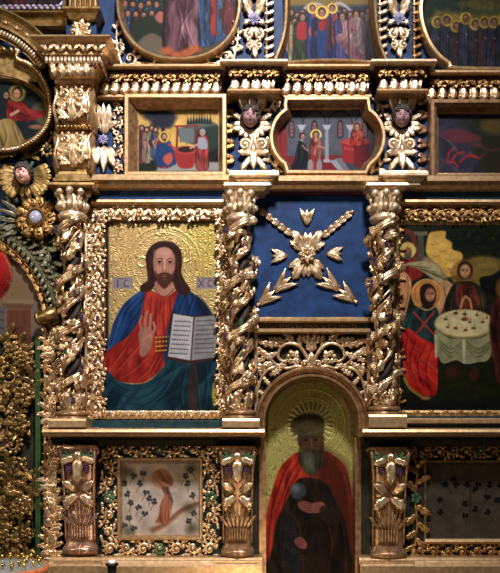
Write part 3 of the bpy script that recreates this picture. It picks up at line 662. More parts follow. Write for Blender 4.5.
def pic_well():
    c = Cv(136, 105, 222, 174, 2.4, (206, 160, 78), .2); c.grain(.15, 8, 3)
    c.poly([(187, 122), (200, 116), (214, 120), (222, 128), (222, 145), (190, 142), (176, 130)], (88, 98, 92), 1)
    c.poly([(196, 130), (210, 124), (222, 128), (222, 172), (205, 172), (200, 146)], (46, 62, 48), 1.2); c.poly([(206, 152), (222, 148), (222, 174), (208, 174)], (36, 26, 18), 1.5)
    for i in range(9): c.poly([(186+i*2.8, 121+abs(i-4)*.2), (187.6+i*2.8, 113-(i % 3)), (189+i*2.8, 121+abs(i-4)*.2)], (40, 46, 32), .5, smooth=False)
    for (x, y, r_) in ((150, 112, 8), (160, 112, 9), (168, 115, 8), (158, 120, 8), (166, 121, 7)): c.ell(x, y, r_, r_*.75, (38, 40, 56), .35, .95)
    c.poly([(160, 124), (164, 124), (166, 150), (162, 150)], (50, 40, 36), .6, smooth=False)
    c.poly([(138, 162), (218, 160), (218, 170), (138, 171)], (150, 146, 138), 1); c.poly([(137, 158), (153, 152), (156, 168), (137, 172)], (36, 48, 30), 1.4); c.poly([(138, 170), (220, 169), (220, 174), (138, 174)], (34, 22, 20), .6)
    for i, (x, q) in enumerate(((141, (120, 52, 44)), (146, (130, 110, 96)), (151, (160, 134, 100)), (155, (70, 90, 120)))): figure(c, x, 126+(i % 2)*1.5, 8, 34-(i*2), q, (160, 110, 90) if i % 2 else (96, 60, 60), r=2.4, beard=(70, 50, 34))
    figure(c, 163.5, 134.5, 12, 30, (176, 50, 44), (34, 64, 120), r=3.1, halo=True, beard=(90, 56, 34), turn=1.4)
    c.poly([(157, 142), (170, 144), (176, 154), (174, 163), (156, 163)], (30, 62, 116), .8); c.poly([(162, 156), (170, 150), (172, 158), (167, 163)], (196, 84, 66), .8); c.line([(168, 142), (174, 146)], 2, (186, 60, 50))
    c.line([(176, 148), (177, 124)], 2, (130, 46, 34)); c.line([(195, 148), (196, 124)], 2, (130, 46, 34)); c.line([(175, 124), (198, 123)], 2, (150, 60, 44)); c.line([(186, 124), (186, 142)], .7, (60, 50, 44)); c.poly([(179, 126), (193, 126), (193, 140), (179, 140)], (110, 116, 114), .6, smooth=False)
    c.poly([(174, 148), (196, 147), (194, 162), (190, 166), (180, 166), (176, 160)], (170, 44, 40), .6); c.ell(185.5, 148, 11, 4.4, (188, 60, 50), .08); c.ell(185.5, 147.4, 8, 2.8, (56, 24, 24), .15)
    figure(c, 202, 130, 10, 37, (150, 60, 52), (178, 54, 48), r=3, turn=-1.2, hair=(150, 150, 160)); c.poly([(198, 136), (205, 136), (207, 146), (198, 146)], (150, 156, 170), .8); c.line([(199, 141), (190, 146)], 2, (196, 140, 120))
    return c
def pic_cartouche():
    c = Cv(271, 102, 384, 176, 2.3, (92, 94, 104)); c.grain(.12, 9, 5)
    c.poly([(272, 154), (384, 152), (384, 175), (272, 175)], (140, 36, 36), .7, smooth=False)
    for (x, w_) in ((292, 12), (315, 12), (341, 13), (366, 10)):
        c.line([(x-w_, 128), (x-w_*.8, 114), (x, 108), (x+w_*.8, 114), (x+w_, 128)], 1.6, (54, 54, 64), .8)
        c.poly([(x-2.8, 134), (x-2.8, 121), (x, 117), (x+2.8, 121), (x+2.8, 134)], (44, 44, 54), .4); c.poly([(x-1.8, 133), (x-1.8, 122), (x, 119.5), (x+1.8, 122), (x+1.8, 133)], (150, 92, 86), .4)
        for q in range(3): c.line([(x-1.8, 123+q*3.5), (x+1.8, 123+q*3.5)], .5, (50, 44, 54), .8, .2)
    for x in (327.5, 302, 351): 
        c.poly([(x-1.5, 126), (x+1.5, 126), (x+2, 158), (x-2, 158)], (150, 152, 160), .4, smooth=False); c.poly([(x-4.5, 122), (x+4.5, 122), (x+2, 127), (x-2, 127)], (178, 178, 184), .4, smooth=False); c.poly([(x-3.5, 157), (x+3.5, 157), (x+3.5, 160), (x-3.5, 160)], (170, 170, 176), .4, smooth=False)
    c.poly([(274, 120), (283, 118), (287, 130), (286, 158), (276, 160)], (156, 40, 36), 1.2); c.line([(281, 122), (280, 154)], 1, (90, 20, 24), .7)
    K = [(300, 138), (297, 146), (294, 160), (288, 168), (305, 170), (309, 158), (307, 144)]
    c.poly(K, (26, 26, 32)); c.folds(K, [[(301, 144), (300, 156), (296, 168)]], (14, 14, 18), (50, 84, 110), 1.6); face(c, 303, 133.5, 3, (186, 130, 104), (24, 24, 28), turn=1); c.line([(303, 143), (308, 148)], 1.6, (176, 120, 96))
    c.ell(316.5, 132, 5.6, 5.6, (226, 190, 96), .06, metal=.4); figure(c, 316.5, 132, 9, 34, (168, 44, 42), (186, 96, 82), r=2.8, hair=(90, 60, 34)); c.ell(316.5, 137, 1.8, 2.6, (190, 140, 112), .3)
    for x in (311, 320): c.poly([(x-2, 158), (x+2, 158), (x+2.4, 167), (x-2.6, 167)], (150, 140, 140), .5)
    c.line([(318, 143), (326, 146)], 1.6, (190, 130, 104))
    for i in range(3): c.poly([(330+i*6, 158-i*2), (338+i*6, 157-i*2), (356+i*5, 172), (344+i*5, 174)], ((156, 156, 164), (120, 120, 130), (74, 74, 86))[i], .5, smooth=False)
    c.poly([(342, 140), (350, 136), (368, 137), (371, 141), (371, 162), (344, 160)], (176, 38, 42), .5, smooth=False); c.poly([(340, 140), (350, 135), (368, 136), (372, 140), (352, 143)], (206, 70, 64), .5, smooth=False); c.poly([(354, 143), (371, 141), (371, 166), (355, 164)], (130, 26, 34), .5, smooth=False)
    for q in range(4): c.ell(346+q*2.6, 146+q*.4, .8, 1.2, (226, 110, 90), .4, .7)
    figure(c, 358, 124, 10, 18, (186, 52, 40), (206, 80, 56), r=2.8, halo=False, hair=(150, 60, 40)); c.ring(358, 123, 4.2, .8, (206, 120, 60), .8)
    c.ell(380, 150, 12, 26, (40, 22, 26), .7, .8)  # shade beside the frame painted over the right end
    return c
def pic_left_medallion():
    c = Cv(118, -52, 238, 60, 1.8, (44, 74, 110)); c.grain(.2, 12, 5)
    c.poly([(116, 40), (150, 46), (200, 44), (240, 36), (240, 62), (116, 62)], (96, 72, 40), 2)
    sk = (176, 118, 88)
    for r_ in range(4):
        for i in range(5):
            x = 124+i*8+(r_ % 2)*3; y = -20+r_*10+((i*7) % 3); figure(c, x, y, 9, 30, ((34, 64, 100), (80, 46, 40), (46, 80, 76))[(i+r_) % 3], r=3, skin=sk, beard=(70, 44, 28) if i % 2 else None)
    for i in range(6): figure(c, 196+i*6.5, -14+(i % 3)*3+(i > 3)*2, 9, 56-i*4, ((38, 66, 116), (54, 90, 140), (40, 70, 104), (170, 44, 34), (60, 96, 126), (120, 46, 40))[i], ((70, 60, 90), None, (60, 90, 120), None, (110, 50, 40), None)[i], r=3, skin=sk)
    for i in range(5): figure(c, 194+i*8, -36+(i % 2)*3, 9, 24, ((110, 44, 40), (60, 70, 110))[i % 2], r=3, skin=sk)
    c.poly([(132, 20), (146, 13), (160, 18), (164, 36), (150, 46), (134, 40)], (40, 54, 34), 1.5); c.poly([(138, 38), (150, 30), (162, 36), (166, 50), (148, 56), (136, 48)], (110, 96, 76), 1.2)
    c.poly([(160, 8), (168, 14), (160, 20), (154, 14)], (186, 100, 80), 1)
    figure(c, 181, -34, 28, 84, (92, 46, 54), (116, 66, 74), r=6, skin=sk, halo=True, beard=(80, 50, 30), hair=(70, 40, 26))
    c.folds([(168, -10), (196, -10), (198, 46), (166, 46)], [[(176, 0), (180, 20), (176, 44)], [(186, -4), (184, 20), (192, 42)], [(192, 4), (180, 24), (184, 40)]], (70, 26, 34), (206, 160, 166), 2)
    for (x, y) in ((166, 48), (176, 53), (186, 50), (194, 46)): c.ell(x, y, 6, 4, (186, 92, 36), .4)
    return c
def pic_centre_icon():
    c = Cv(276, -62, 386, 68, 1.9, (60, 70, 78)); c.grain(.15, 10, 6)
    c.poly([(276, -62), (386, -62), (386, -6), (350, 2), (310, 2), (276, -4)], (150, 120, 50), 2); c.poly([(276, 50), (386, 50), (386, 68), (276, 68)], (40, 62, 56), 2)
    for (a, b) in (((326, 4), (300, 10)), ((328, 4), (354, 10))):
        c.line([a, ((a[0]+b[0])/2, 0), b], 3, (196, 190, 196), .9, 1); c.line([(a[0], 7), b], 1.6, (160, 150, 160), .8, 1)
    sk = (180, 124, 98)
    cols = ((40, 54, 90), (150, 130, 92), (70, 40, 40), (178, 40, 34), (54, 76, 46), (40, 60, 80)); 
    for i in range(6): figure(c, 281+i*5.5, 9+(i % 2)*3, 9, 34, cols[i], r=2.6, skin=sk, beard=(60, 40, 26) if i % 2 else None)
    for i in range(6): figure(c, 345+i*6, 8+(i % 2)*3, 9, 34, ((60, 60, 110), (120, 60, 66), (150, 130, 120), (90, 50, 60), (140, 110, 100), (110, 104, 90))[i], r=2.6, skin=sk, beard=(120, 100, 80) if i % 2 else None)
    figure(c, 288, 15, 12, 50, (36, 60, 110), (150, 110, 90), r=3, skin=sk, beard=(60, 40, 26)); figure(c, 295, 18, 10, 46, (170, 150, 106), (190, 120, 60), r=2.8, skin=sk)
    figure(c, 303, 14, 15, 49, (54, 74, 36), (58, 66, 34), r=3.4, skin=sk); c.poly([(298, 20), (308, 20), (310, 34), (298, 36)], (190, 36, 30), .8)
    figure(c, 313, 5, 9, 50, (40, 60, 130), (170, 80, 80), r=3, skin=sk, halo=True); figure(c, 333, 5, 9, 50, (40, 60, 130), (180, 70, 70), r=3, skin=sk, halo=True)
    figure(c, 322.5, 9, 16, 48, (30, 46, 96), (110, 40, 50), r=3.8, skin=sk, halo=True); c.poly([(318, 24), (327, 24), (326, 54), (319, 54)], (30, 62, 126), .8); c.poly([(319, 18), (326, 18), (325, 27), (320, 27)], (176, 36, 36), .8)
    figure(c, 343, 13, 15, 50, (80, 74, 130), (176, 120, 124), r=3.4, skin=sk, beard=(140, 120, 100), lean=3); figure(c, 357, 11, 14, 50, (150, 96, 100), (170, 140, 136), r=3.2, skin=sk, beard=(150, 134, 120), lean=2)
    c.ell(372, 40, 10, 34, (26, 18, 22), .6, .7)  # shadow of the frame painted over the right side
    for (x, y) in ((301, 64), (308, 63), (341, 64), (349, 65)): c.ell(x, y, 2.4, 1.2, (176, 90, 76), .3)
    return c
def pic_right_medallion():
    c = Cv(420, -60, 545, 74, 1.7, (40, 44, 44)); c.grain(.2, 12, 4)
    c.poly([(430, 12), (450, 4), (545, 6), (545, 22), (470, 20), (436, 22)], (120, 104, 34), 3, .9); c.poly([(420, -60), (545, -60), (545, 2), (470, 10), (440, 6), (428, 12)], (40, 58, 34), 3, .9); c.poly([(470, -4), (545, -6), (545, 6), (470, 6)], (110, 92, 38), 3, .7)
    sk = (140, 96, 70)
    for i in range(9): figure(c, 439+i*9.5, 19+(i % 3)*2-(i % 2)*4, 12, 50, ((50, 52, 66), (44, 48, 60), (60, 44, 48))[i % 3], ((58, 40, 44), None)[i % 2], r=3.4, skin=sk, halo=True, gold=(160, 132, 50))
    c.grain(.3, 6, 12); return c
def pic_right_icon():
    c = Cv(435, 114, 545, 178, 1.9, (58, 58, 72)); c.grain(.25, 8, 4)
    c.poly([(470, 112), (545, 112), (545, 176), (492, 178), (476, 150), (468, 128)], (46, 48, 32), 5, .9); c.poly([(484, 118), (500, 116), (520, 124), (500, 132), (484, 128)], (110, 84, 36), 3, .8)
    c.poly([(443, 130), (458, 126), (472, 130), (484, 136), (474, 140), (454, 140)], (120, 52, 60), 1.6, .9)
    for P in ([(449, 158), (451, 150), (456, 146)], [(453, 160), (458, 152), (466, 150)], [(462, 160), (468, 154), (478, 154)], [(472, 152), (480, 156), (488, 150)], [(449, 160), (455, 160), (459, 164)]): c.line(P, 2.4, (190, 44, 48), .85, .8)
    c.line([(442, 156), (456, 166), (468, 176)], 2, (110, 70, 84), .7, 1); c.line([(440, 132), (452, 140), (458, 148)], 1.2, (150, 90, 100), .7, .8)
    c.poly([(484, 146), (520, 138), (545, 144), (545, 178), (496, 178)], (54, 48, 30), 5, .9); c.ell(478, 142, 6, 4, (110, 56, 58), .5, .7); c.line([(478, 142), (492, 148), (505, 146)], 2, (120, 60, 56), .6, 1)
    for (x, q) in ((514, (90, 60, 40)), (526, (50, 44, 60))): figure(c, x, 134, 10, 34, q, r=3, skin=(130, 90, 66))
    return c
def pic_left_oval():
    c = Cv(-56, 76, 52, 150, 2.0, (34, 46, 46)); c.grain(.2, 9, 4)
    c.poly([(30, 104), (44, 98), (52, 104), (52, 128), (34, 118)], (110, 96, 60), 2, .8)
    A = [(6, 98), (4, 106), (6, 116), (16, 122), (30, 118), (44, 112), (50, 104), (40, 108), (28, 106), (20, 98), (14, 94)]
    c.poly(A, (136, 30, 28)); c.folds(A, [[(10, 100), (12, 116)], [(20, 104), (28, 112), (42, 110)], [(14, 112), (26, 116), (38, 114)]], (76, 12, 16), (190, 60, 50), 1.8)
    face(c, 15, 90, 5, (186, 124, 90), (56, 32, 20), halo=True, hr=8.6, turn=-1, gold=(140, 120, 60)); c.line([(9, 112), (16, 108)], 3, (190, 140, 112))
    D = [(14, 118), (30, 120), (46, 124), (48, 130), (32, 130), (18, 126)]
    c.poly(D, (26, 40, 46)); c.ell(34, 124, 7, 2.4, (150, 96, 70), .4)
    Y = [(-4, 118), (8, 116), (16, 124), (22, 136), (30, 144), (-10, 152), (-20, 130)]
    c.poly(Y, (146, 118, 62)); c.folds(Y, [[(0, 120), (4, 134), (0, 148)], [(10, 120), (14, 134), (18, 146)]], (84, 62, 28), (190, 160, 96), 2)
    face(c, 4, 92, 3.6, (160, 110, 80), (40, 40, 60)); figure(c, -18, 92, 20, 50, (40, 60, 100), (110, 40, 40), r=5, halo=True)
    return c
def pic_flora(x0, y0, x1, y1, dim=False):
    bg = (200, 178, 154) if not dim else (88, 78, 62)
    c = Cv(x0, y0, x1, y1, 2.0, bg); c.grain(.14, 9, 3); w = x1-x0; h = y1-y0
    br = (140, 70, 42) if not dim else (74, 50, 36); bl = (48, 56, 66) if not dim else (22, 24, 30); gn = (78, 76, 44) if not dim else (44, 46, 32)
    f = lambda a, b: (x0+a*w, y0+b*h)
    if not dim:
        P = [f(.38, .18), f(.52, .1), f(.62, .16), f(.66, .28), f(.6, .38), f(.46, .36), f(.4, .28)]; c.poly(P, (196, 132, 98), 1.2); c.folds(P, [[f(.42, .2), f(.5, .3), f(.62, .34)], [f(.5, .14), f(.56, .24), f(.64, .28)]], br, (226, 186, 150), 1.5)
        c.line([f(.54, .36), f(.6, .52), f(.56, .74)], 4, br, .9, 1); c.line([f(.58, .36), f(.64, .54), f(.58, .7)], 2.5, bl, .8, 1)
        for q in range(4): c.line([f(.5-.02*q, .82), f(.5+.02*q, .6), f(.56+.02*q, .46)], 1.6, (170, 90, 50), .8)
        c.line([f(.98, .56), f(.76, .66), f(.56, .84), f(.4, .92)], 5, br, .7, 1.6); c.line([f(.98, .52), f(.74, .62), f(.56, .8)], 2, (226, 200, 170), .7, 1)
        c.poly([f(.56, .44), f(.64, .58), f(.6, .8), f(.52, .84), f(.48, .72), f(.54, .6)], (186, 108, 66), 1); c.folds([f(.56, .44), f(.64, .58), f(.6, .8), f(.52, .84), f(.48, .72)], [[f(.57, .5), f(.56, .8)], [f(.6, .5), f(.6, .76)]], br, (226, 160, 110), 1.6)
        for (a, b) in ((.1, .14), (.9, .1), (.86, .62), (.9, .9), (.1, .94)): c.ell(*f(a, b), 6, 5, (70, 72, 48), .6, .6)
        T = [(.04, .3), (.16, .2), (.24, .3), (.32, .42), (.42, .54), (.08, .44), (.22, .62), (.1, .76), (.16, .9), (.3, .7), (.84, .3), (.9, .46), (.86, .8), (.92, .7), (.88, .12), (.82, .2), (.28, .16), (.12, .56), (.04, .86), (.36, .5)]
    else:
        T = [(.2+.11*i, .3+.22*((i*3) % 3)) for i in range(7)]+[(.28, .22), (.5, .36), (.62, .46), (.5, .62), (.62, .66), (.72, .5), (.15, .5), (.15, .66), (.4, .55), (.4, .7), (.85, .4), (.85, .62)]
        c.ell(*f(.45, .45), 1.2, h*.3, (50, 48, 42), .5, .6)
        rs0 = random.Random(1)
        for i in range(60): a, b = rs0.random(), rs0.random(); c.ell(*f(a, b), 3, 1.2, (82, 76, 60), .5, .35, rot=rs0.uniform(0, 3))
    rs = random.Random(5)
    for (a, b) in T:
        x, y = f(a, b)
        for q in range(5): an = 2*pi*q/5+rs.random(); c.ell(x+1.7*cos(an), y+1.7*sin(an), 1.7, 1.2, bl, .3, .9, rot=an)
        c.ell(x, y, .8, .8, (176, 150, 100) if not dim else (70, 60, 40), .3); c.line([(x, y), f(a+rs.uniform(-.08, .08), b+.12)], .7, gn, .7)
    return c
def pic_annunciation():
    c = Cv(-62, 236, 47, 352, 1.7, (176, 140, 104)); c.grain(.12, 10, 4)
    c.poly([(-62, 236), (47, 236), (47, 292), (38, 276), (20, 268), (4, 262), (-20, 262), (-62, 262)], (110, 56, 44), 1.6)
    c.poly([(10, 284), (34, 280), (34, 300), (8, 302)], (176, 138, 94), 1, smooth=False)
    c.poly([(6, 300), (36, 300), (36, 304), (6, 304)], (190, 150, 108), .6, smooth=False); c.poly([(4, 304), (37, 305), (38, 310), (4, 309)], (150, 100, 66), .6, smooth=False)
    c.poly([(8, 310), (32, 310), (32, 352), (8, 352)], (154, 86, 62), .6, smooth=False)
    for x in (12, 18, 25): c.line([(x, 312), (x, 352)], 1, (120, 60, 44), .7)
    c.poly([(33, 306), (46, 300), (47, 352), (33, 352)], (160, 134, 110), .8, smooth=False); c.poly([(-10, 308), (6, 306), (6, 352), (-10, 352)], (128, 124, 116), .8, smooth=False)
    for q in range(5): c.line([(1, 312+q*8), (5, 313+q*8)], 1, (70, 66, 64), .7)
    figure(c, -22, 276, 26, 74, (160, 40, 36), (40, 60, 110), r=6.5, halo=True)
    return c
def pic_dark_top():
    c = Cv(-20, -60, 60, 12, 1.6, (48, 36, 34)); c.grain(.2, 9, 4); figure(c, 20, -40, 26, 50, (70, 34, 30), (40, 44, 60), r=6, halo=True, gold=(120, 90, 40))
    c.line([(0, 6), (30, 3), (58, 8)], 1.2, (90, 60, 50), .6, .8); return c
def pic_leaf_medallion(x, y, kind):
    c = Cv(x-12, y-17, x+12, y+17, 1.8, (120, 140, 134)); c.grain(.2, 6, kind); figure(c, x, y-9, 12, 26, ((60, 90, 110), (150, 60, 50), (140, 120, 90))[kind % 3], (90, 60, 50), r=3.4, halo=True); return c
rr_ = random.uniform
# ================================================================== the setting
for nm, bs in (('wall_left', ((-170, 259, -130, 635.5, -20, 0),)), ('wall_right', ((361, 670, -130, 635.5, -20, 0),)), ('wall_centre', ((259, 361, -130, 372, -20, 0),)), ('wall_niche', ((250, 370, 360, 635.5, -34, -28),))):
    mb = MB(); [box(mb, *b_) for b_ in bs]; struct(nm, mb, M['blue'])
mb = MB(); box(mb, -300, 800, 635.5, 642, -34, 1100); struct('floor', mb, M['stone'])
for i, (xa, xb, ya, yb) in enumerate(((50, 259, 437, 635.4), (361, 620, 437, 635.4), (396, 620, 205, 428))):
    mb = MB(); box(mb, xa, xb, ya, yb, 0.05, 3); struct('trim_%d' % (i+1), mb, M['darkwood'])
mb = MB(); box(mb, 100, 231, 196, 424, 0.05, 2); struct('trim_4', mb, M['teal'])

# ================================================================== cornices and ledges
def carve(E, name, fn, mat='gold', label=None):
    m_ = MB(); fn(m_); o = obj(name, m_, M[mat], E)
    if label: o['label'] = label
    return o
def cyma(y0, y1, h0, h1, n=5):   # curved run of profile points
    return [(y0+(y1-y0)*i/n, h0+(h1-h0)*(.5-.5*cos(pi*i/n))) for i in range(n+1)]

# lowest ledge, left and right
for (xa, xb, bl, lab) in ((50, 262, ((56, 103), (214, 260)), 'pale gilded bottom ledge running below the floral panel, left of the arched niche'),
                      (359, 620, ((360, 413),), 'gilded bottom ledge at lower right, right of the arched niche')):
    E = thing('gilded_ledge', lab, 'ledge', (xa+xb)/2, 573, 0, 20)
    carve(E, 'rail', lambda m_: (moulding(m_, xa, xb, [(557, 10), (557, 18)]+cyma(557.5, 563, 20, 24)+[(563, 28), (565, 30), (600, 30), (602, 26)], 3)), 'rail')
    for (a, b) in bl: carve(E, 'block', lambda m_: moulding(m_, a, b, [(560, 24), (562, 32), (564, 34), (600, 34)], 28), 'rail')
# middle ledge
for (xa, xb, bl, rl, lab, rt) in ((47, 264, ((53, 90), (223, 259)), True, 'long gilded ledge under the bearded-man icon, carrying the two left twisted columns', (True, True)),
                      (360, 620, ((366, 403),), True, 'gilded ledge under the icon with the table, right of the arched niche', (True, False))):
    E = thing('gilded_ledge', lab, 'ledge', (xa+xb)/2, 441, 0, 24)
    dy = 0 if xa < 100 else -4
    carve(E, 'rail', lambda m_: moulding(m_, xa, xb, [(428, 8), (428, 40), (429.5, 45), (432, 46), (433, 43), (434.5, 43), (436, 40), (437, 34), (437.2, 10)], 3), 'rail')
    carve(E, 'frieze', lambda m_: moulding(m_, xa+6, xb-4 if xa < 100 else xb, [(420+dy, 10), (421+dy, 13), (428, 13)], 3), 'teal', 'dark teal strip above the rail')
    carve(E, 'bed_moulding', lambda m_: moulding(m_, xa+3, xb-3 if xa < 100 else xb, [(437.2, 24), (440, 25), (441, 18), (446, 12), (447, 8)], 3.1), 'darkwood', 'dark green-brown moulding under the rail')
    for (a, b) in bl: carve(E, 'column_block', lambda m_: moulding(m_, a, b, [(419+dy, 8), (419+dy, 45), (421+dy, 46), (427, 46), (428, 44)], 8), 'rail')
    if xa > 100: carve(E, 'upper_rail', lambda m_: moulding(m_, 404, xb, [(418, 8), (418, 20), (420, 22), (423, 22), (424, 18)], 3), 'rail')
# upper ledge with blue frieze over the big icons
for (xa, xb, lab, y0) in ((91, 234, 'stepped gilded ledge with a blue band directly above the bearded-man icon', 176), (264, 380, 'gilded ledge between the blue ornamented panel and the cut-corner church icon', 177), (396, 620, 'stepped gilded ledge above the icon with the table, at right', 177)):
    E = thing('stepped_ledge', lab, 'ledge', (xa+xb)/2, 205, 0, 14)
    mid = xa == 264
    carve(E, 'rail', lambda m_: moulding(m_, xa, xb, [(y0, 4), (y0, 20), (y0+1.5, 22), (y0+6, 22), (y0+7, 17), (y0+9, 17), (y0+12, 14), (y0+13, 10)], 0.1), 'rail')
    if not mid:
        carve(E, 'frieze', lambda m_: moulding(m_, xa, xb, [(y0+13, 8), (199.5, 8)], 0.1), 'blue' if xa < 100 else 'teal', 'blue painted band')
        carve(E, 'lower_rail', lambda m_: moulding(m_, xa, xb, [(199, 6), (199.5, 14), (202, 15), (204, 13), (205, 8)], 0.1), 'rail')
    else:
        carve(E, 'frieze', lambda m_: moulding(m_, xa-6, xb+6, [(y0+12, 8), (y0+16, 8)], 0.1), 'wine', 'dark wine coloured strip')
# upper cornice: three straight runs and two forward breaks
runs = ((92, 224, 'carved leaf cornice above the well icon', 66), (284, 372, 'carved leaf cornice above the cut-corner church icon', 66), (430, 620, 'carved leaf cornice above the dark rocky icon at upper right', 72))
for (xa, xb, lab, y0) in runs:
    E = thing('leaf_cornice', lab, 'cornice', (xa+xb)/2, y0+30, 0, 16, 'leaf cornices over the small icons'); g = 'gold' if xa < 400 else 'deep'
    carve(E, 'top_rail', lambda m_: moulding(m_, xa, xb, [(y0, 6), (y0, 21), (y0+2.4, 22), (y0+3.4, 19), (y0+4, 14)], 0.1), 'rail')
    carve(E, 'core', lambda m_: moulding(m_, xa+.1, xb-.1, [(y0+4, 13)]+cyma(y0+4.2, y0+12, 16, 10)+[(y0+13, 9), (y0+26, 8)], 0.1), 'wine', 'dark wine ground behind the carving')
    carve(E, 'carved_band', lambda m_: (rinceau(m_, (xa+2, y0+8.5), (xb-2, y0+8.5), 9.5, 13, 12, .9, 4), leafrow(m_, (xa+2, y0+8.5), (xb-2, y0+8.5), 8, 5, 2.4, 12.5, 1.1, 6.5, 2, .1, 0, .6, True)), 'deep' if xa > 90 else 'gold', 'deep gold leaf band')
    carve(E, 'leaf_row', lambda m_: (leafrow(m_, (xa, y0+19.5), (xb, y0+19.5), 15, 11.5, 5, 8.5, .75, 10.4, 0, .3, .8, 1.7), leafrow(m_, (xa+4.6, y0+17.5), (xb, y0+17.5), 11, 5.5, 3.4, 8.6, -.7, 10.4, 2, .25, .4, -.9)), 'gold')
    carve(E, 'bottom_rail', lambda m_: moulding(m_, xa, xb, [(y0+26.5, 5), (y0+27, 12), (y0+29.5, 13), (y0+31, 8)], 0.1), 'rail')
for (xa, xb, lab) in ((228, 280, 'projecting carved cornice block above the left curly-haired cherub head'), (378, 428, 'projecting carved cornice block above the right cherub head')):
    E = thing('cornice_block', lab, 'cornice', (xa+xb)/2, 92, 0, 28, 'cornice blocks above the cherub heads')
    carve(E, 'top_rail', lambda m_: moulding(m_, xa+5, xb-5, [(61.5, 20), (61.5, 34), (64, 35), (65.5, 33), (66, 28)], 0.1, 22), 'cream')
    carve(E, 'core', lambda m_: moulding(m_, xa+6, xb-6, [(66, 27), (74, 22), (76, 19), (88, 18)], 0.1, 18), 'wine', 'dark wine ground behind the carving')
    carve(E, 'carved_band', lambda m_: (rinceau(m_, (xa+1, 70.5), (xb-1, 70.5), 8.5, 25.5, 11, .9, 4), leafrow(m_, (xa+2, 70.5), (xb-2, 70.5), 8, 5, 2.4, 25, 1.1, 6.5, 2, .1, 0, .6, True)), 'deep', 'deep gold leaf band')
    carve(E, 'leaf_row', lambda m_: (leafrow(m_, (xa+4, 81.5), (xb-4, 81.5), 15, 11.5, 5, 18, .75, 10.4, 0, .3, .8, 1.7), leafrow(m_, (xa+9, 80), (xb-3, 80), 11, 5.5, 3.4, 18.4, -.7, 10.4, 2, .25, .4, -.9)), 'cream')
    carve(E, 'bottom_rail', lambda m_: moulding(m_, xa+8, xb-8, [(88, 14), (88, 26), (90, 27), (91.5, 24), (92, 18)], 0.1, 18), 'rail')
# base blocks under the cherub pilasters, and impost slabs over the twisted columns
for (xa, xb, lab) in ((233, 275, 'stepped cream base block under the left cherub pilaster'), (383, 424, 'stepped cream base block under the right cherub pilaster, above the third twisted column')):
    E = thing('base_block', lab, 'block', (xa+xb)/2, 185, 0, 28)
    carve(E, 'slab', lambda m_: moulding(m_, xa+3, xb-3, [(171, 14), (171, 30), (173.5, 31), (176, 31), (177, 27), (179, 27), (180, 24), (183.5, 24), (185, 20)], 0.1, 24), 'cream')
for (xa, xb, lab) in ((226, 268, 'thin abacus slab on the middle twisted column, left of the blue panel'), (367, 405, 'thin abacus slab on the right twisted column, right of the blue panel')):
    E = thing('abacus_slab', lab, 'slab', (xa+xb)/2, 192, 0, 28)
    carve(E, 'slab', lambda m_: moulding(m_, xa+3, xb-3, [(185.3, 12), (185.3, 38), (188, 39), (189, 36), (192, 33), (192.4, 26)], 0.1, 34), 'cream')

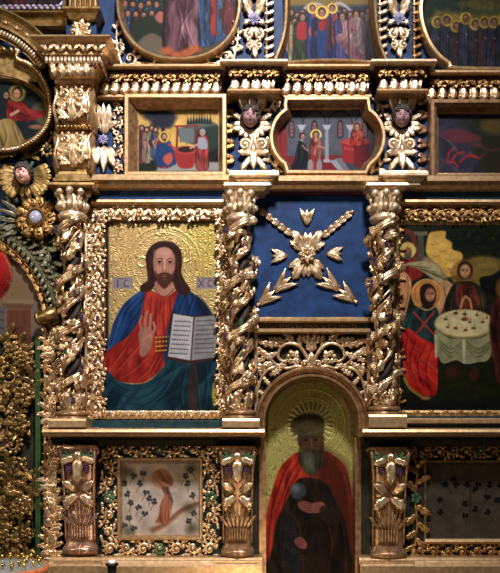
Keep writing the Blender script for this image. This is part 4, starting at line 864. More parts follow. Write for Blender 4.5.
# ================================================================== twisted columns
def column(cx, y0, y1, lab, seed, r=14.5):
    random.seed(seed)
    E = thing('twisted_column', lab, 'column', cx, y1, 26, 26, 'twisted grapevine columns'); A = 26.0
    H = y1-y0; ys = y0+30; ye = y1-9
    # crown capital
    m_ = MB(); lathe(m_, cx, A, [(y0, 9), (y0+3, 10), (y0+14, 9.5), (y0+18, 13.5), (y0+22, 14), (y0+23.5, 12), (y0+26, 13.5), (y0+28, 15), (y0+32, 13), (y0+34, 9)], 18)
    for i in range(8):
        a = 2*pi*i/8+pi/2; x, h = cx+12.5*cos(a), A+12.5*sin(a)
        leaf(m_, (x-2*cos(a), y0+18, h-2*sin(a)), (0, -1, 0), 13, 7.5, 3, (cos(a), 0, sin(a)), 1, lift=.3, base=.6)
        ball(m_, (x+2.2*cos(a), y0+5, h+2.2*sin(a)), (4, 4.2, 4)); ball(m_, (x+1.5*cos(a+.39), y0+18, h+1.5*sin(a+.39)), (3.8, 4.2, 3.8))
        leaf(m_, (cx+13*cos(a+.39), y0+24, A+13*sin(a+.39)), (0, -1, 0), 10, 7, 2, (cos(a+.39), 0, sin(a+.39)), 1, lift=.1, base=.6)
    o = obj('capital', m_, M['cream'], E)
    m_ = MB(); lathe(m_, cx, A, [(ye-4, 9), (ye-1, 12), (ye, 15.5), (ye+2, 17), (ye+4, 15.5), (ye+4.6, 14), (ye+5.4, 17.5), (ye+7.5, 18.5), (ye+9, 17)], 28); obj('base', m_, M['brown'], E)
    # shaft: vine strands round a solid twisted core, coloured dark as gap shade
    per = 52.0; L = ye-ys; n = int(L/2.2)
    m_ = MB()
    path = lambda y, q, rad: (cx+3.8*cos(2*pi*(y-ys)/per+1.2)+rad*cos(2*pi*(y-ys)/per+q), y, A+3.0*sin(2*pi*(y-ys)/per+1.2)+rad*sin(2*pi*(y-ys)/per+q))
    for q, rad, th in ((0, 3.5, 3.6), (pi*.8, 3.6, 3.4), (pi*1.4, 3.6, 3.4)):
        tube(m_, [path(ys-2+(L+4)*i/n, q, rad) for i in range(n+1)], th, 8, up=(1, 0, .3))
    obj('core', m_, M['umber'], E)['label'] = 'solid core coloured dark as the shade between the vine strands'
    m_ = MB()
    for q, rad, th in ((0.4, 11.2, 2.3), (0.8, 11.8, 1.5), (1.1, 11.4, 1.3), (pi+.6, 11.0, 2.3), (pi+1.1, 11.4, 1.4), (pi*1.55, 10.4, 1.2)):
        tube(m_, [path(ys-1+(L+2)*i/n, q+.12*sin(i*.35), rad+.5*sin(i*.5)) for i in range(n+1)], th, 6, up=(1, 0, .3))
    obj('vine_stem', m_, M['gold'], E)
    m_ = MB(); gr = []; gl = MB()
    N = int(L/3.0)
    for i in range(N):
        y = ys+3+(L-7)*i/N
        for w_ in range(3):
            q = (0.75, pi+.95, pi*1.75)[w_]+rr_(-.35, .35); P = np.array(path(y, q, rr_(7.5, 10.6))); nn = norm((P[0]-cx, 0, P[2]-A))
            tg = norm(np.cross(nn, (0, 1, 0))); hx_ = norm(np.array(path(y+1, q, 9))-np.array(path(y, q, 9))); d = norm(hx_*random.choice((-1, 1))+tg*rr_(-.8, .8))
            if i % 3 != w_:
                l = rr_(12, 17); leaf(m_, P, d, l, l*rr_(.62, .85), 2.6, nn, rr_(0, 1) < .6 and 3 or 2, bend=rr_(-.9, .9), lift=rr_(.05, .28), curl=rr_(.2, .6), cut=.35)
            elif i % 2 == 1 and w_ < 2: gr.append((np.array(path(y, q+.5, 12.6)), nn))
            elif rr_(0, 1) < .55: leaf(gl, P-nn*.8, norm(tg*rr_(-1, 1)+np.array([0, rr_(-1, 1), 0])), rr_(6, 9), rr_(4, 6), 1.8, nn, 2, lift=.25)
    obj('vine_leaves', m_, M['gold'], E); 
    if gl.n: obj('green_leaves', gl, M['greenleaf'], E)['label'] = 'green glazed leaves among the gilding'
    for P, nn in gr:
        g = MB(); grapes(g, P, 2.7, nn, 12, norm((rr_(-.3, .3), 1, 0))); obj('grape_cluster', g, M['purple'] if rr_(0, 1) < .62 else M['cream'], E)
    # short drooping leaves at the foot
    m_ = MB()
    for i in range(9):
        a = 2*pi*i/9+.3; leaf(m_, (cx+9*cos(a), ye-1, A+9*sin(a)), (.25*sin(i*2), -1, 0), 19, 11, 3, (cos(a), 0, sin(a)), 3, lift=.22, curl=.3, bend=rr_(-.3, .3))
    obj('foot_leaves', m_, M['gold'], E)
column(72.5, 189, 421, 'leftmost twisted vine column, left of the bearded-man icon', 11)
column(240.5, 191, 420, 'middle twisted vine column, between the bearded-man icon and blue panel', 12)
column(384, 191, 416, 'right twisted vine column, left of the icon with the round table', 13)

# ================================================================== icons
def icon(name, lab, cat, x0, y0, x1, y1, pic, outline=None, d=6, h=3, gain=1.0):
    E = thing(name, lab, cat, (x0+x1)/2, y1, 0, d); pic.build('painted_panel', E, h, outline, gain=gain); return E
G_ = GAIN = 1.0
# the large bearded-man icon
E = icon('framed_icon', 'large icon of a long-haired bearded man in red and blue holding an open book', 'icon', 86, 203, 230, 420, pic_pantocrator(), d=8)
carve(E, 'frame', lambda m_: sweep_rect(m_, 84.5, 205, 236.5, 419.5, [(0, 2.2), (0, 8), (1.2, 9), (3, 9), (4, 7), (8, 8), (13, 7), (17.6, 6), (18.4, 4), (19, 2.2)], (1, .82, 1, .5)), 'rail')
def fr(m_):
    random.seed(3)
    rinceau(m_, (96, 209), (96, 416), 14.5, 8, 15, 1.25, 5)
    rinceau(m_, (223.5, 416), (223.5, 209), 12, 8, 13, 1.1, 4)
    rinceau(m_, (102, 212.5), (220, 212.5), 13, 7.5, 14, 1.2, 5); leafrow(m_, (92, 212), (226, 212), 11, 6, 2.6, 7, 1.1, 7, 3, .15, 0, .8, True)
    leafrow(m_, (90, 414.5), (226, 414.5), 12, 7, 2.4, 7, 1.25, 6, 3, .05, 0, -.8, True); leafrow(m_, (93, 414.5), (226, 414.5), 8, 5, 2.4, 7, -.8, 8, 2, .2, 0, -.8)
    for i in range(46):
        y = 212+i*4.45; leaf(m_, (96+rr_(-5, 5), y, 7.5), (rr_(-1, 1), rr_(-1, 1), 0), rr_(6, 9), rr_(3.5, 5), 2.2, lobes=2, bend=rr_(-1, 1), lift=.25)
        leaf(m_, (223+rr_(-3, 3), y, 7.5), (rr_(-1, 1), rr_(-1, 1), 0), rr_(5, 7), rr_(3, 4), 2.0, lobes=2, bend=rr_(-1, 1), lift=.25)
carve(E, 'carving', fr, 'gold')
carve(E, 'outer_rod', lambda m_: tube(m_, [(86.5, 206, 12), (86.5, 419, 12)], 1.5, 8, up=(1, 0, 0)), 'cream')
def gv(m_):
    grapes(m_, (96+rr_(-3, 3), 222+gi*24+rr_(-3, 3), 10.5), 1.7, k=6)
for gi in range(8): carve(E, 'berry_cluster', gv, 'purple', 'dark purple berries')
# icon with the round table
E = icon('framed_icon', 'icon of winged haloed figures seated at a round white table', 'icon', 398, 206, 522, 418, pic_trinity(), d=6, h=4.6)
carve(E, 'frame', lambda m_: (sweep(m_, rect(393, 205.2, 527, 417.5), [(0, .5), (0, 7), (1.5, 9), (3, 7), (5, 7), (7, 6), (8, 3.1)]), moulding(m_, 395, 525, [(205.5, 5), (206, 7), (222, 7), (225, 5)], 3.1)), 'oldgold')
random.seed(5)
carve(E, 'top_carving', lambda m_: (rinceau(m_, (400, 213.5), (524, 213.5), 13, 7.5, 14, 1.1, 5), leafrow(m_, (398, 213.5), (524, 213.5), 11, 6, 2.6, 7, 1.2, 7, 3, .1, 0, .8, True)), 'deep')
carve(E, 'bottom_carving', lambda m_: leafrow(m_, (402, 413), (524, 413), 11, 6.4, 2.4, 5, 1.2, 7, 2, .1, 0, .8, True), 'deep')
carve(E, 'side_carving', lambda m_: [leaf(m_, (398.5+rr_(-1, 2), 228+i*3.8, 4.5), (rr_(-.6, .6), rr_(-1, 1), 0), rr_(6, 8), rr_(3, 4.4), 2, lobes=2, bend=rr_(-1, 1), lift=.2) for i in range(48)], 'deep')
# well icon
E = icon('framed_icon', 'small icon of a red stone well beneath dark trees', 'icon', 125, 95, 227, 178, pic_well(), d=9, h=2)
carve(E, 'frame', lambda m_: sweep(m_, rect(125, 96, 227, 178), [(0, .5), (0, 15), (1, 17), (4, 17), (5, 15), (5, .5)]), 'rail')
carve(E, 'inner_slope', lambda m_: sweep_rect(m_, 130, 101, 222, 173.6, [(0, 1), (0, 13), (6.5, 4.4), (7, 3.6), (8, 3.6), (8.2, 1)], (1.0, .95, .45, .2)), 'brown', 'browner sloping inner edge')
# cut-corner church icon
def cart(o):
    P = []
    P += [(284-o, 99-o*.9), (369+o, 98.5-o*.9), (370+o, 107-o*.7)]
    P += [tuple(p) for p in ellp(355, 139, 30+o, 33+o, 15, -1.02, 1.02, True)]
    P += [(366+o, 176.5+o*.9), (286-o, 176+o*.9)]
    P += [tuple(p) for p in ellp(299, 139, 30+o, 33+o, 15, pi-1.0, pi+1.02, True)]
    P += [(283-o, 107-o*.7)]
    return P
CO = np.array(cart(0), float)
E = icon('framed_icon', 'cut-corner icon of robed figures before an altar inside a church', 'icon', 270, 98, 385, 177, pic_cartouche(), outline=offset(CO, 7), d=10, h=2)
carve(E, 'frame', lambda m_: sweep(m_, CO, [(0, .5), (0, 16), (1.2, 18), (3.4, 18), (4.3, 15), (4.4, .5)]), 'rail')
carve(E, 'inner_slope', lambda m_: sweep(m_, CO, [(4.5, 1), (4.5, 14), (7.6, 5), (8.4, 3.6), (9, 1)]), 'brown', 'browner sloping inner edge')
# dark rocky icon, upper right
E = icon('framed_icon', 'dark rocky icon with small red flames, upper right', 'icon', 430, 102, 548, 181, pic_right_icon(), d=9, h=2)
carve(E, 'frame', lambda m_: sweep(m_, rect(429, 101, 552, 182), [(0, .5), (0, 14), (1, 16), (4, 16), (5, 13), (7, 12), (8, 8), (9.6, 3.6), (10.6, 3.4), (11, 1)]), 'brown')
# medallions and centre icon of the top tier
def topicon(P, pic, lab, h=2, w_=1.0):
    P = np.array(P, float); E = icon('framed_icon', lab, 'icon', P[:, 0].min(), P[:, 1].min(), P[:, 0].max(), P[:, 1].max(), pic, outline=offset(P, 5*w_), d=9, h=h)
    carve(E, 'frame', lambda m_: sweep(m_, P, [(0, .5), (0, 13), (1, 15), (2.8*w_, 15.5), (3.6*w_, 13), (3.7*w_, .5)]), 'rail'); carve(E, 'inner_slope', lambda m_: sweep(m_, P, [(3.8*w_, 1), (3.8*w_, 12), (6.4*w_, 4), (6.8*w_, 1)]), 'brown', 'browner sloping inner edge'); return E
E = topicon(ellp(179, 2, 62.5, 60.5, 72, p=2.25), pic_left_medallion(), 'rounded icon of a crowd around a tall robed figure, top left of centre')
CI = [(275, -62), (387, -62)]+[tuple(p) for p in catmull([(380, -40), (376, -10), (377, 20), (381, 45), (388, 63)], 5)]
CI += [tuple(p) for p in catmull([(388, 67), (350, 64.5), (330, 64), (310, 64.5), (273, 67.5)], 4)]+[tuple(p) for p in catmull([(274, 60), (281, 40), (284, 20), (284, -10), (280, -40)], 5)]
E = topicon(CI, pic_centre_icon(), 'top centre icon of a haloed woman flanked by robed figures')
RI = [(456, 72), (540, 72), (548, 66), (556, 50), (562, 20), (556, -20), (540, -52), (520, -64), (470, -64), (440, -52), (424, -20), (418, 5), (419, 24), (426, 44), (436, 58), (446, 66)]
RI = catmull(RI, 4, True)[::1]
if True:
    a_ = sum(RI[i][0]*RI[(i+1) % len(RI)][1]-RI[(i+1) % len(RI)][0]*RI[i][1] for i in range(len(RI)))
    if a_ < 0: RI = RI[::-1]
E = topicon(RI, pic_right_medallion(), 'very dark rounded icon with a row of haloed heads, top right', w_=1.2)
# corner foliage round the medallions
def foliage_corner(E, items, mat='gold', name='foliage', h=2.5):
    def fn(m_):
        for (P, ll, nl, r0) in items: branch(m_, P, h, r0, r0*.5, nl, ll, lobes=2, lift=.25)
    return carve(E, name, fn, mat)
E = thing('carved_foliage', 'gilded scroll foliage in the corner left below the crowd icon', 'carving', 130, 66, 0, 5, 'corner foliage under the top icons')
random.seed(21)
carve(E, 'scrolls', lambda m_: (spiral(m_, 130, 58, 8, 2.6, -1, 1.3, 3, 1.6, 5, .9), spiral(m_, 121, 46, 6, 1.2, 1, 1.2, 3, 1.5, 4, 1), branch(m_, [(122, 66), (118, 52), (116, 36), (117, 26)], 3, 1.6, .7, 5, 9, lobes=2), branch(m_, [(128, 64), (142, 62), (154, 63), (166, 65)], 3, 1.4, .6, 4, 7, lobes=2)), 'cream')
E = thing('carved_foliage', 'gilded scroll foliage in the corner right below the crowd icon', 'carving', 224, 66, 0, 5, 'corner foliage under the top icons')
carve(E, 'scrolls', lambda m_: (spiral(m_, 226, 56, 8, .4, 1, 1.3, 3, 1.6, 5, .9), spiral(m_, 233, 42, 6, 2, -1, 1.2, 3, 1.5, 4, 1), branch(m_, [(232, 64), (236, 48), (238, 34), (238, 20)], 3, 1.6, .7, 5, 9, lobes=2), branch(m_, [(222, 64), (210, 62), (200, 64)], 3, 1.4, .6, 3, 7, lobes=2)), 'cream')
# slim carved ladders flanking the top pilasters
for (x, ya, yb, lab, mt) in ((269, 0, 61, 'slim leafy strip beside the left frame of the top centre icon', 'cream'), (382.5, 0, 60, 'slim leafy strip beside the right frame of the top centre icon', 'cream'), (417, 0, 60, 'slim leafy strip at the left edge of the top right icon', 'deep')):
    E = thing('leafy_strip', lab, 'carving', x, yb, 0, 5, 'slim leafy strips of the top tier')
    carve(E, 'rod', lambda m_: tube(m_, [(x-2.5, -60, 3), (x-2.5, yb, 3)], 1.3, 6, up=(1, 0, 0)), 'rail')
    carve(E, 'leaves', lambda m_: leafrow(m_, (x+1.5, -60), (x+1.5, yb), 11, 6, 2.6, 2, .9, 8.5, 2, .2, 0, .9), mt)
# drop ornaments with lilac rosettes
for (x, lab) in ((254, 'leaf drop with a pale lilac rosette, between the crowd icon and top centre icon'), (399, 'leaf drop with a lilac rosette, between the top centre and top right icons')):
    E = thing('leaf_drop', lab, 'carving', x, 60, 0, 6, 'top tier leaf drops')
    def dr(m_):
        for k, (dx, dy) in enumerate(((0, -62), (0, -28))):
            pass
        for sx in (-1, 1):
            leaf(m_, (x, 18, 3), (sx*.75, -1, 0), 22, 11, 3.4, lobes=3, bend=-sx*.3, lift=.2); leaf(m_, (x+sx*3, 12, 4), (sx*.2, -1, 0), 20, 9, 3, lobes=2, lift=.3)
            leaf(m_, (x, 19, 3), (sx, .15, 0), 12, 8, 3, lobes=2, bend=sx*.4, lift=.1)
            spiral(m_, x+sx*4.6, 34, 5.6, -pi/2, sx, 1.2, 4, 2.2, 2, .7); spiral(m_, x+sx*5, 44, 4.6, -pi/2, -sx, 1.2, 3.5, 2.0, 2, .7)
            leaf(m_, (x, 26, 3), (sx*.7, 1, 0), 13, 9, 3, lobes=2, bend=sx*.5, lift=.2)
        leaf(m_, (x, 46, 3), (.15, 1, 0), 12, 8, 3, lobes=1, lift=.2); leaf(m_, (x, -2, 3), (0, -1, 0), 22, 12, 3, lobes=3, lift=.2)
        branch(m_, [(x, -4), (x+2, -24), (x-2, -44)], 3, 1.6, 1, 5, 11)
    carve(E, 'leaves', dr, 'cream')
    carve(E, 'rosette', lambda m_: (rosette(m_, x, 19, 6.6, 6, 7, 3, 1.8),), 'lilac', 'lilac glazed rosette')
# cherub pilasters
def head(E, cx, cy, s, h, skin, hair, seed, tilt=0., yaw=0.):
    nu, nv = 44, 34; m_ = MB(); V = []
    g = lambda u, v, a, b, c, d: np.exp(-((u-a)/c)**2-((v-b)/d)**2)
    Vv = []
    for i in range(nv+1):
        th = pi*i/nv
        for j in range(nu):
            ph = 2*pi*j/nu; x = sin(th)*sin(ph); y = -cos(th); z = sin(th)*cos(ph)
            rx = .80-.10*max(0, y)**1.5; X = x*rx; Y = y*1.0; Z = z*.82
            if z > 0:
                f = 0
                f += .26*g(x, y, 0, .18, .12, .13)+.09*g(x, y, 0, .0, .08, .22)          # nose
                f -= .19*(g(x, y, .33, -.02, .17, .11)+g(x, y, -.33, -.02, .17, .11))   # sockets
                f += .05*(g(x, y, .33, 0, .10, .07)+g(x, y, -.33, 0, .10, .07))          # lids
                f += .13*(g(x, y, .42, .34, .22, .2)+g(x, y, -.42, .34, .22, .2))        # cheeks
                f += .07*g(x, y, 0, .44, .17, .05)+.07*g(x, y, 0, .54, .13, .05)-.06*g(x, y, 0, .49, .2, .022)
                f += .10*g(x, y, 0, .76, .2, .13)-.04*g(x, y, 0, .65, .22, .05)+.04*g(x, y, 0, -.4, .5, .2)
                Z += f*min(1, z*2.5)
            Vv.append((X, Y, Z))
    Vv = np.array(Vv)
    ct, st, cy_, sy_ = cos(tilt), sin(tilt), cos(yaw), sin(yaw)
    def xf(P):
        P = np.asarray(P, float); X = P[:, 0]*cy_+P[:, 2]*sy_; Z = -P[:, 0]*sy_+P[:, 2]*cy_; Y = P[:, 1]
        return np.stack([cx+s*(X*ct-Y*st), cy+s*(X*st+Y*ct), h+s*Z], 1)
    F = [(i*nu+j, i*nu+(j+1) % nu, (i+1)*nu+(j+1) % nu, (i+1)*nu+j) for i in range(nv) for j in range(nu)]
    m_.add(xf(Vv), F)
    for sx in (-1, 1): # ears
        p = xf([(sx*.78, .08, .05)])[0]; ball(m_, p, (s*.1, s*.2, s*.14), 8, 6)
    fo = obj('face', m_, skin, E)
    for sx in (-1, 1): e = MB(); ball(e, xf([(sx*.27, .0, .70)])[0], (s*.12, s*.075, s*.07), 8, 6); obj('eye', e, M['hair'], fo)['label'] = 'dark painted eye'
    e = MB(); ball(e, xf([(0, .49, .80)])[0], (s*.15, s*.05, s*.045), 8, 6); obj('lips', e, M['wine'], fo)
    random.seed(seed); m_ = MB(); K = []
    for i in range(210):
        a = rr_(0, 2*pi); y = rr_(-1, .35); rad = math.sqrt(max(0, 1-y*y)); x, z = rad*sin(a), rad*cos(a)
        if z > .3 and y > -.38-.1*abs(x) and abs(x) < .8: continue
        if y > 0 and z > 0: continue
        K.append((x*.84, y*1.02, z*.86))
    for p in K:
        q = xf([p])[0]; r = s*.2; a0 = rr_(0, 6); nn = norm(q-np.array([cx, cy, h])); t1 = norm(np.cross(nn, (.3, 1, .1))); t2 = np.cross(nn, t1)
        tube(m_, [q+t1*cos(a0+k*.9)*r*(1-.1*k)+t2*sin(a0+k*.9)*r*(1-.1*k)+nn*k*r*.12 for k in range(8)], [r*.45, r*.4, r*.25], 5)
    ball(m_, xf([(0, -.3, -.18)])[0], (s*.82, s*.78, s*.82), 16, 12)
    obj('hair', m_, hair, E)
for (x, dx, lab, sk, bc) in ((254.5, 0, 'cherub head with curly dark hair over scrolls, left of the church icon', M['skindim'], 'cream'), (403.5, 0, 'dusky cherub head over scrolls, right of the church icon', M['skindim'], 'cream')):
    E = thing('cherub_carving', lab, 'carving', x, 172, 0, 10, 'cherub pilaster carvings'); hx = x-4 if x < 300 else x-2
    carve(E, 'backboard', lambda m_: box(m_, x-18, x+17, 92.2, 170.8, .1, 2), 'blue', 'blue painted board')
    def lv(m_):
        for sx in (-1, 0, 1): leaf(m_, (hx+2+sx*4, 112, 4), (sx*.55, -1, 0), 24, 12, 3.2, lobes=1, lift=.15, bend=-sx*.15, base=.5)
        for sx in (-1, 1): leaf(m_, (hx+2+sx*8, 118, 3), (sx, -.5, 0), 13, 8, 3, lobes=2, lift=.2); leaf(m_, (hx+2+sx*6, 124, 3), (sx*1, .1, 0), 13, 8, 3, lobes=2, lift=.15)
    carve(E, 'crest_leaves', lv, bc)
    def wg(m_):
        for i in range(9):
            a = pi*(.06+.88*i/8); leaf(m_, (hx+1+cos(a)*8, 120+sin(a)*8, 4), (cos(a), sin(a)*.9, 0), 11, 6.5, 3.2, lobes=0, lift=.2, base=.7)
        for sx in (-1, 1): leaf(m_, (hx+1+sx*6, 126, 4), (sx, .35, 0), 14, 8, 3, lobes=2, lift=.2, bend=-sx*.5)
    carve(E, 'wing_ruff', wg, bc)
    def sc(m_):
        for sx in (-1, 1):
            spiral(m_, x-1+sx*8.5, 143, 7, pi/2 if sx < 0 else pi/2, sx, 1.7, 4, 2.4, 0); tube(m_, [(x-1+sx*8.5, 150, 4), (x-1+sx*3, 147, 6), (x-1+sx*1, 138, 6), (x-1+sx*3, 130, 5)], [2.2, 2.4, 2], 7)
            leaf(m_, (x-1, 150, 4), (sx*1, .35, 0), 16, 9, 3.2, lobes=2, bend=-sx*.5, lift=.3); leaf(m_, (x-1+sx*2, 155, 4), (sx*.8, 1, 0), 17, 9, 3.2, lobes=2, bend=sx*.1, lift=.25)
            leaf(m_, (x-1+sx*9, 160, 3), (sx*.25, 1, 0), 11, 8, 3, lobes=1, lift=.2)
        leaf(m_, (x-1, 149, 6), (0, 1, 0), 20, 10, 3.6, lobes=1, lift=.2, base=.6); leaf(m_, (x-1, 140, 4), (0, 1, 0), 14, 6, 3, lobes=1)
    carve(E, 'scrolls', sc, bc)
    head(E, hx, 117.5, 10.2, 12, sk, M['hair'], 31 if x < 300 else 32, tilt=.05 if x < 300 else -.03)
# slim gilded foliage between cherub pilaster and neighbouring frame
for (x, ya, yb, lab, mt) in ((230.5, 98, 174, 'dark gilded leaf strip between the well icon and left cherub', 'deep'), (423.5, 100, 172, 'copper leaf strip between the right cherub and rocky icon', 'copper')):
    E = thing('leafy_strip', lab, 'carving', x, yb, 0, 5); random.seed(int(x))
    carve(E, 'leaves', lambda m_: (leafrow(m_, (x, ya), (x, yb), 11, 7, 2.6, 2, .8, 7.5, 2, .2, 0, .9, True),), mt)
# corner foliage about the cut-corner icon
for (lab, P, n_) in (('small leaf sprays at the upper left corner of the church icon', [(282, 98), (274, 102), (269, 112)], 4), ('small leaf sprays at the lower left corner of the church icon', [(283, 172), (275, 166), (269, 156), (268, 146)], 5),
                 ('small leaf sprays at the upper right corner of the church icon', [(372, 98), (380, 104), (385, 114)], 4), ('small leaf sprays at the lower right corner of the church icon', [(370, 173), (379, 167), (385, 158)], 4)):
    E = thing('carved_foliage', lab, 'carving', P[1][0], max(p[1] for p in P), 0, 4, 'corner foliage of the church icon')
    carve(E, 'leaves', lambda m_: branch(m_, P, 3, 1.6, .9, n_, 10, lobes=2, lift=.3), 'cream')
# small pilaster left of the well icon
E = thing('leaf_pilaster', 'narrow blue pilaster with gilded leaves and a lilac rosette, left of the well icon', 'pilaster', 106, 175, 0, 6)
carve(E, 'backboard', lambda m_: box(m_, 92, 124, 99, 175.8, .1, 2), 'blue', 'blue painted board')
def pl(m_):
    for sx in (-1, 1):
        leaf(m_, (104, 134, 3), (sx*.35, -1, 0), 30, 12, 3.6, lobes=4, bend=-sx*.3, lift=.12); leaf(m_, (104+sx*3, 128, 3), (sx, -.7, 0), 12, 8, 3, lobes=2, lift=.2)
        leaf(m_, (104, 146, 3), (sx*.6, 1, 0), 24, 10, 3.2, lobes=2, bend=sx*.1, lift=.15); leaf(m_, (104+sx*5, 146, 3), (sx*.4, 1, 0), 14, 9, 3, lobes=1, lift=.2)
    leaf(m_, (104, 134, 5), (0, -1, 0), 30, 9, 3.6, lobes=3, lift=.12); leaf(m_, (104, 146, 5), (0, 1, 0), 27, 10, 3.4, lobes=1, lift=.15)
carve(E, 'leaves', pl, 'cream'); carve(E, 'rosette', lambda m_: rosette(m_, 103.5, 139.5, 5.2, 6, 8, 2, 1.8), 'lilac', 'lilac glazed rosette')
random.seed(8)
carve(E, 'side_scrolls', lambda m_: (rinceau(m_, (119, 101), (119, 173), 10, 3, 14, 1.2, 4),), 'gold')

# ================================================================== blue panel with applied ornament
E = thing('ornamented_panel', 'bright blue panel with a gilded diagonal cross of flowers and buds', 'panel', 312, 318, 0, 5)
carve(E, 'board', lambda m_: (box(m_, 254, 370, 190.5, 319, .1, 4),), 'blue')
carve(E, 'rosette', lambda m_: (rosette(m_, 307, 255, 9, 9, 8, 2, 2.6),), 'gold')
def cr(m_):
    for (a, l) in ((-1.05, 26), (1.05, 26), (pi-1.05, 26), (pi+1.05, 26)):
        leaf(m_, (307+2*cos(a), 255+2*sin(a), 4.4), (cos(a), sin(a), 0), l, 16, 3.4, lobes=3, cut=.3, lift=.06, base=.5)
        for s in (-.4, .5): leaf(m_, (307+2*cos(a), 255+2*sin(a), 4.4), (cos(a+s), sin(a+s), 0), l*.8, 10, 3, lobes=3, cut=.35, lift=.06)
carve(E, 'cross_leaves', cr, 'gold')
def tulip(m_, x, y, a, L, w_):
    for s in (-.24, 0, .24): leaf(m_, (x, y, 4.6), (cos(a+s), sin(a+s), 0), L*(1.05 if s else .9), w_*.44, 2.8, lobes=0, base=.6, bend=s*1.3, lift=.08, pt=1.3)
    ball(m_, (x+cos(a)*L*.12, y+sin(a)*L*.12, 5), (L*.17, L*.17, 2))
for (x, y, a) in ((307, 225, -pi/2), (287, 256, pi), (327, 254, 0)):
    carve(E, 'bud', lambda m_: tulip(m_, x, y, a, 17, 16), 'gold')
for P in (((293, 236), (276, 222), (258, 209)), ((321, 238), (335, 224), (352, 212)), ((291, 277), (278, 288), (258, 305)), ((322, 277), (337, 288), (356, 302))):
    def sp(m_):
        P_ = np.array(P, float); d = norm(P_[2]-P_[0]); L = np.linalg.norm(P_[2]-P_[0]); a = math.atan2(d[1], d[0])
        tube(m_, [(P_[0][0], P_[0][1], 5.4), (P_[1][0], P_[1][1], 5.8), (P_[2][0], P_[2][1], 5.4)], 1.1, 6)
        ball(m_, (P_[2][0], P_[2][1], 5.6), 2.1)
        if P[0][1] < 250:
            for k in range(5):
                q = P_[0]+d*L*(.04+.18*k)
                for s in (-.5, .5): leaf(m_, (q[0], q[1], 4.6), (cos(a+s), sin(a+s), 0), 8.5, 4.4, 2.6, lobes=0, base=.6, lift=.15, bend=-s*.8)
        else:
            tulip(m_, *(P_[0]+d*L*.5), a+pi, L*.56, 15); tulip(m_, *(P_[0]+d*L*.95), a+pi, L*.52, 15)
    carve(E, 'sprig', sp, 'gold')
# inscribed beam
E = thing('inscribed_beam', 'narrow gilded beam with a dark lettered strip under the blue panel', 'beam', 311, 333, 0, 10)
carve(E, 'rails', lambda m_: (moulding(m_, 253, 370, [(317.5, 4), (317.5, 13), (319, 15), (321.5, 15), (322.6, 12), (323, 4)], .1), moulding(m_, 253, 370, [(328.6, 4), (328.8, 14), (330, 17), (332.4, 17), (333.4, 14), (334, 4)], .1)), 'rail')
carve(E, 'lettered_strip', lambda m_: box(m_, 253.2, 369.8, 322.8, 328.8, .1, 8), 'darkwood', 'dark strip with pale lettering')
def text_part(E, s, x, y, size, width, h, mat, name='lettering'):
    cu = bpy.data.curves.new(name, 'FONT'); cu.body = s; cu.size = 1; cu.extrude = .02; cu.offset = .01
    o = bpy.data.objects.new('tmp_letters', cu); COL.objects.link(o); bpy.context.view_layer.update()
    me = bpy.data.meshes.new_from_object(o.evaluated_get(bpy.context.evaluated_depsgraph_get())); bpy.data.objects.remove(o)
    P = np.array([v.co[:] for v in me.vertices]); F = [tuple(p.vertices) for p in me.polygons]
    w_ = P[:, 0].max()-P[:, 0].min(); hh = P[:, 1].max(); m_ = MB()
    m_.add(np.stack([x+(P[:, 0]-P[:, 0].min())/w_*width, y-P[:, 1]/hh*size, h+P[:, 2]*20*.5], 1), F, False); return obj(name, m_, M[mat], E)
try: text_part(E, 'З ПРЕСВЯТАГО БО ТРАПЕЗЫ ЕГО ХРИСТЕ', 259, 327.6, 3.6, 98, 8.3, 'oldgold')
except Exception as ex: print('text', ex)
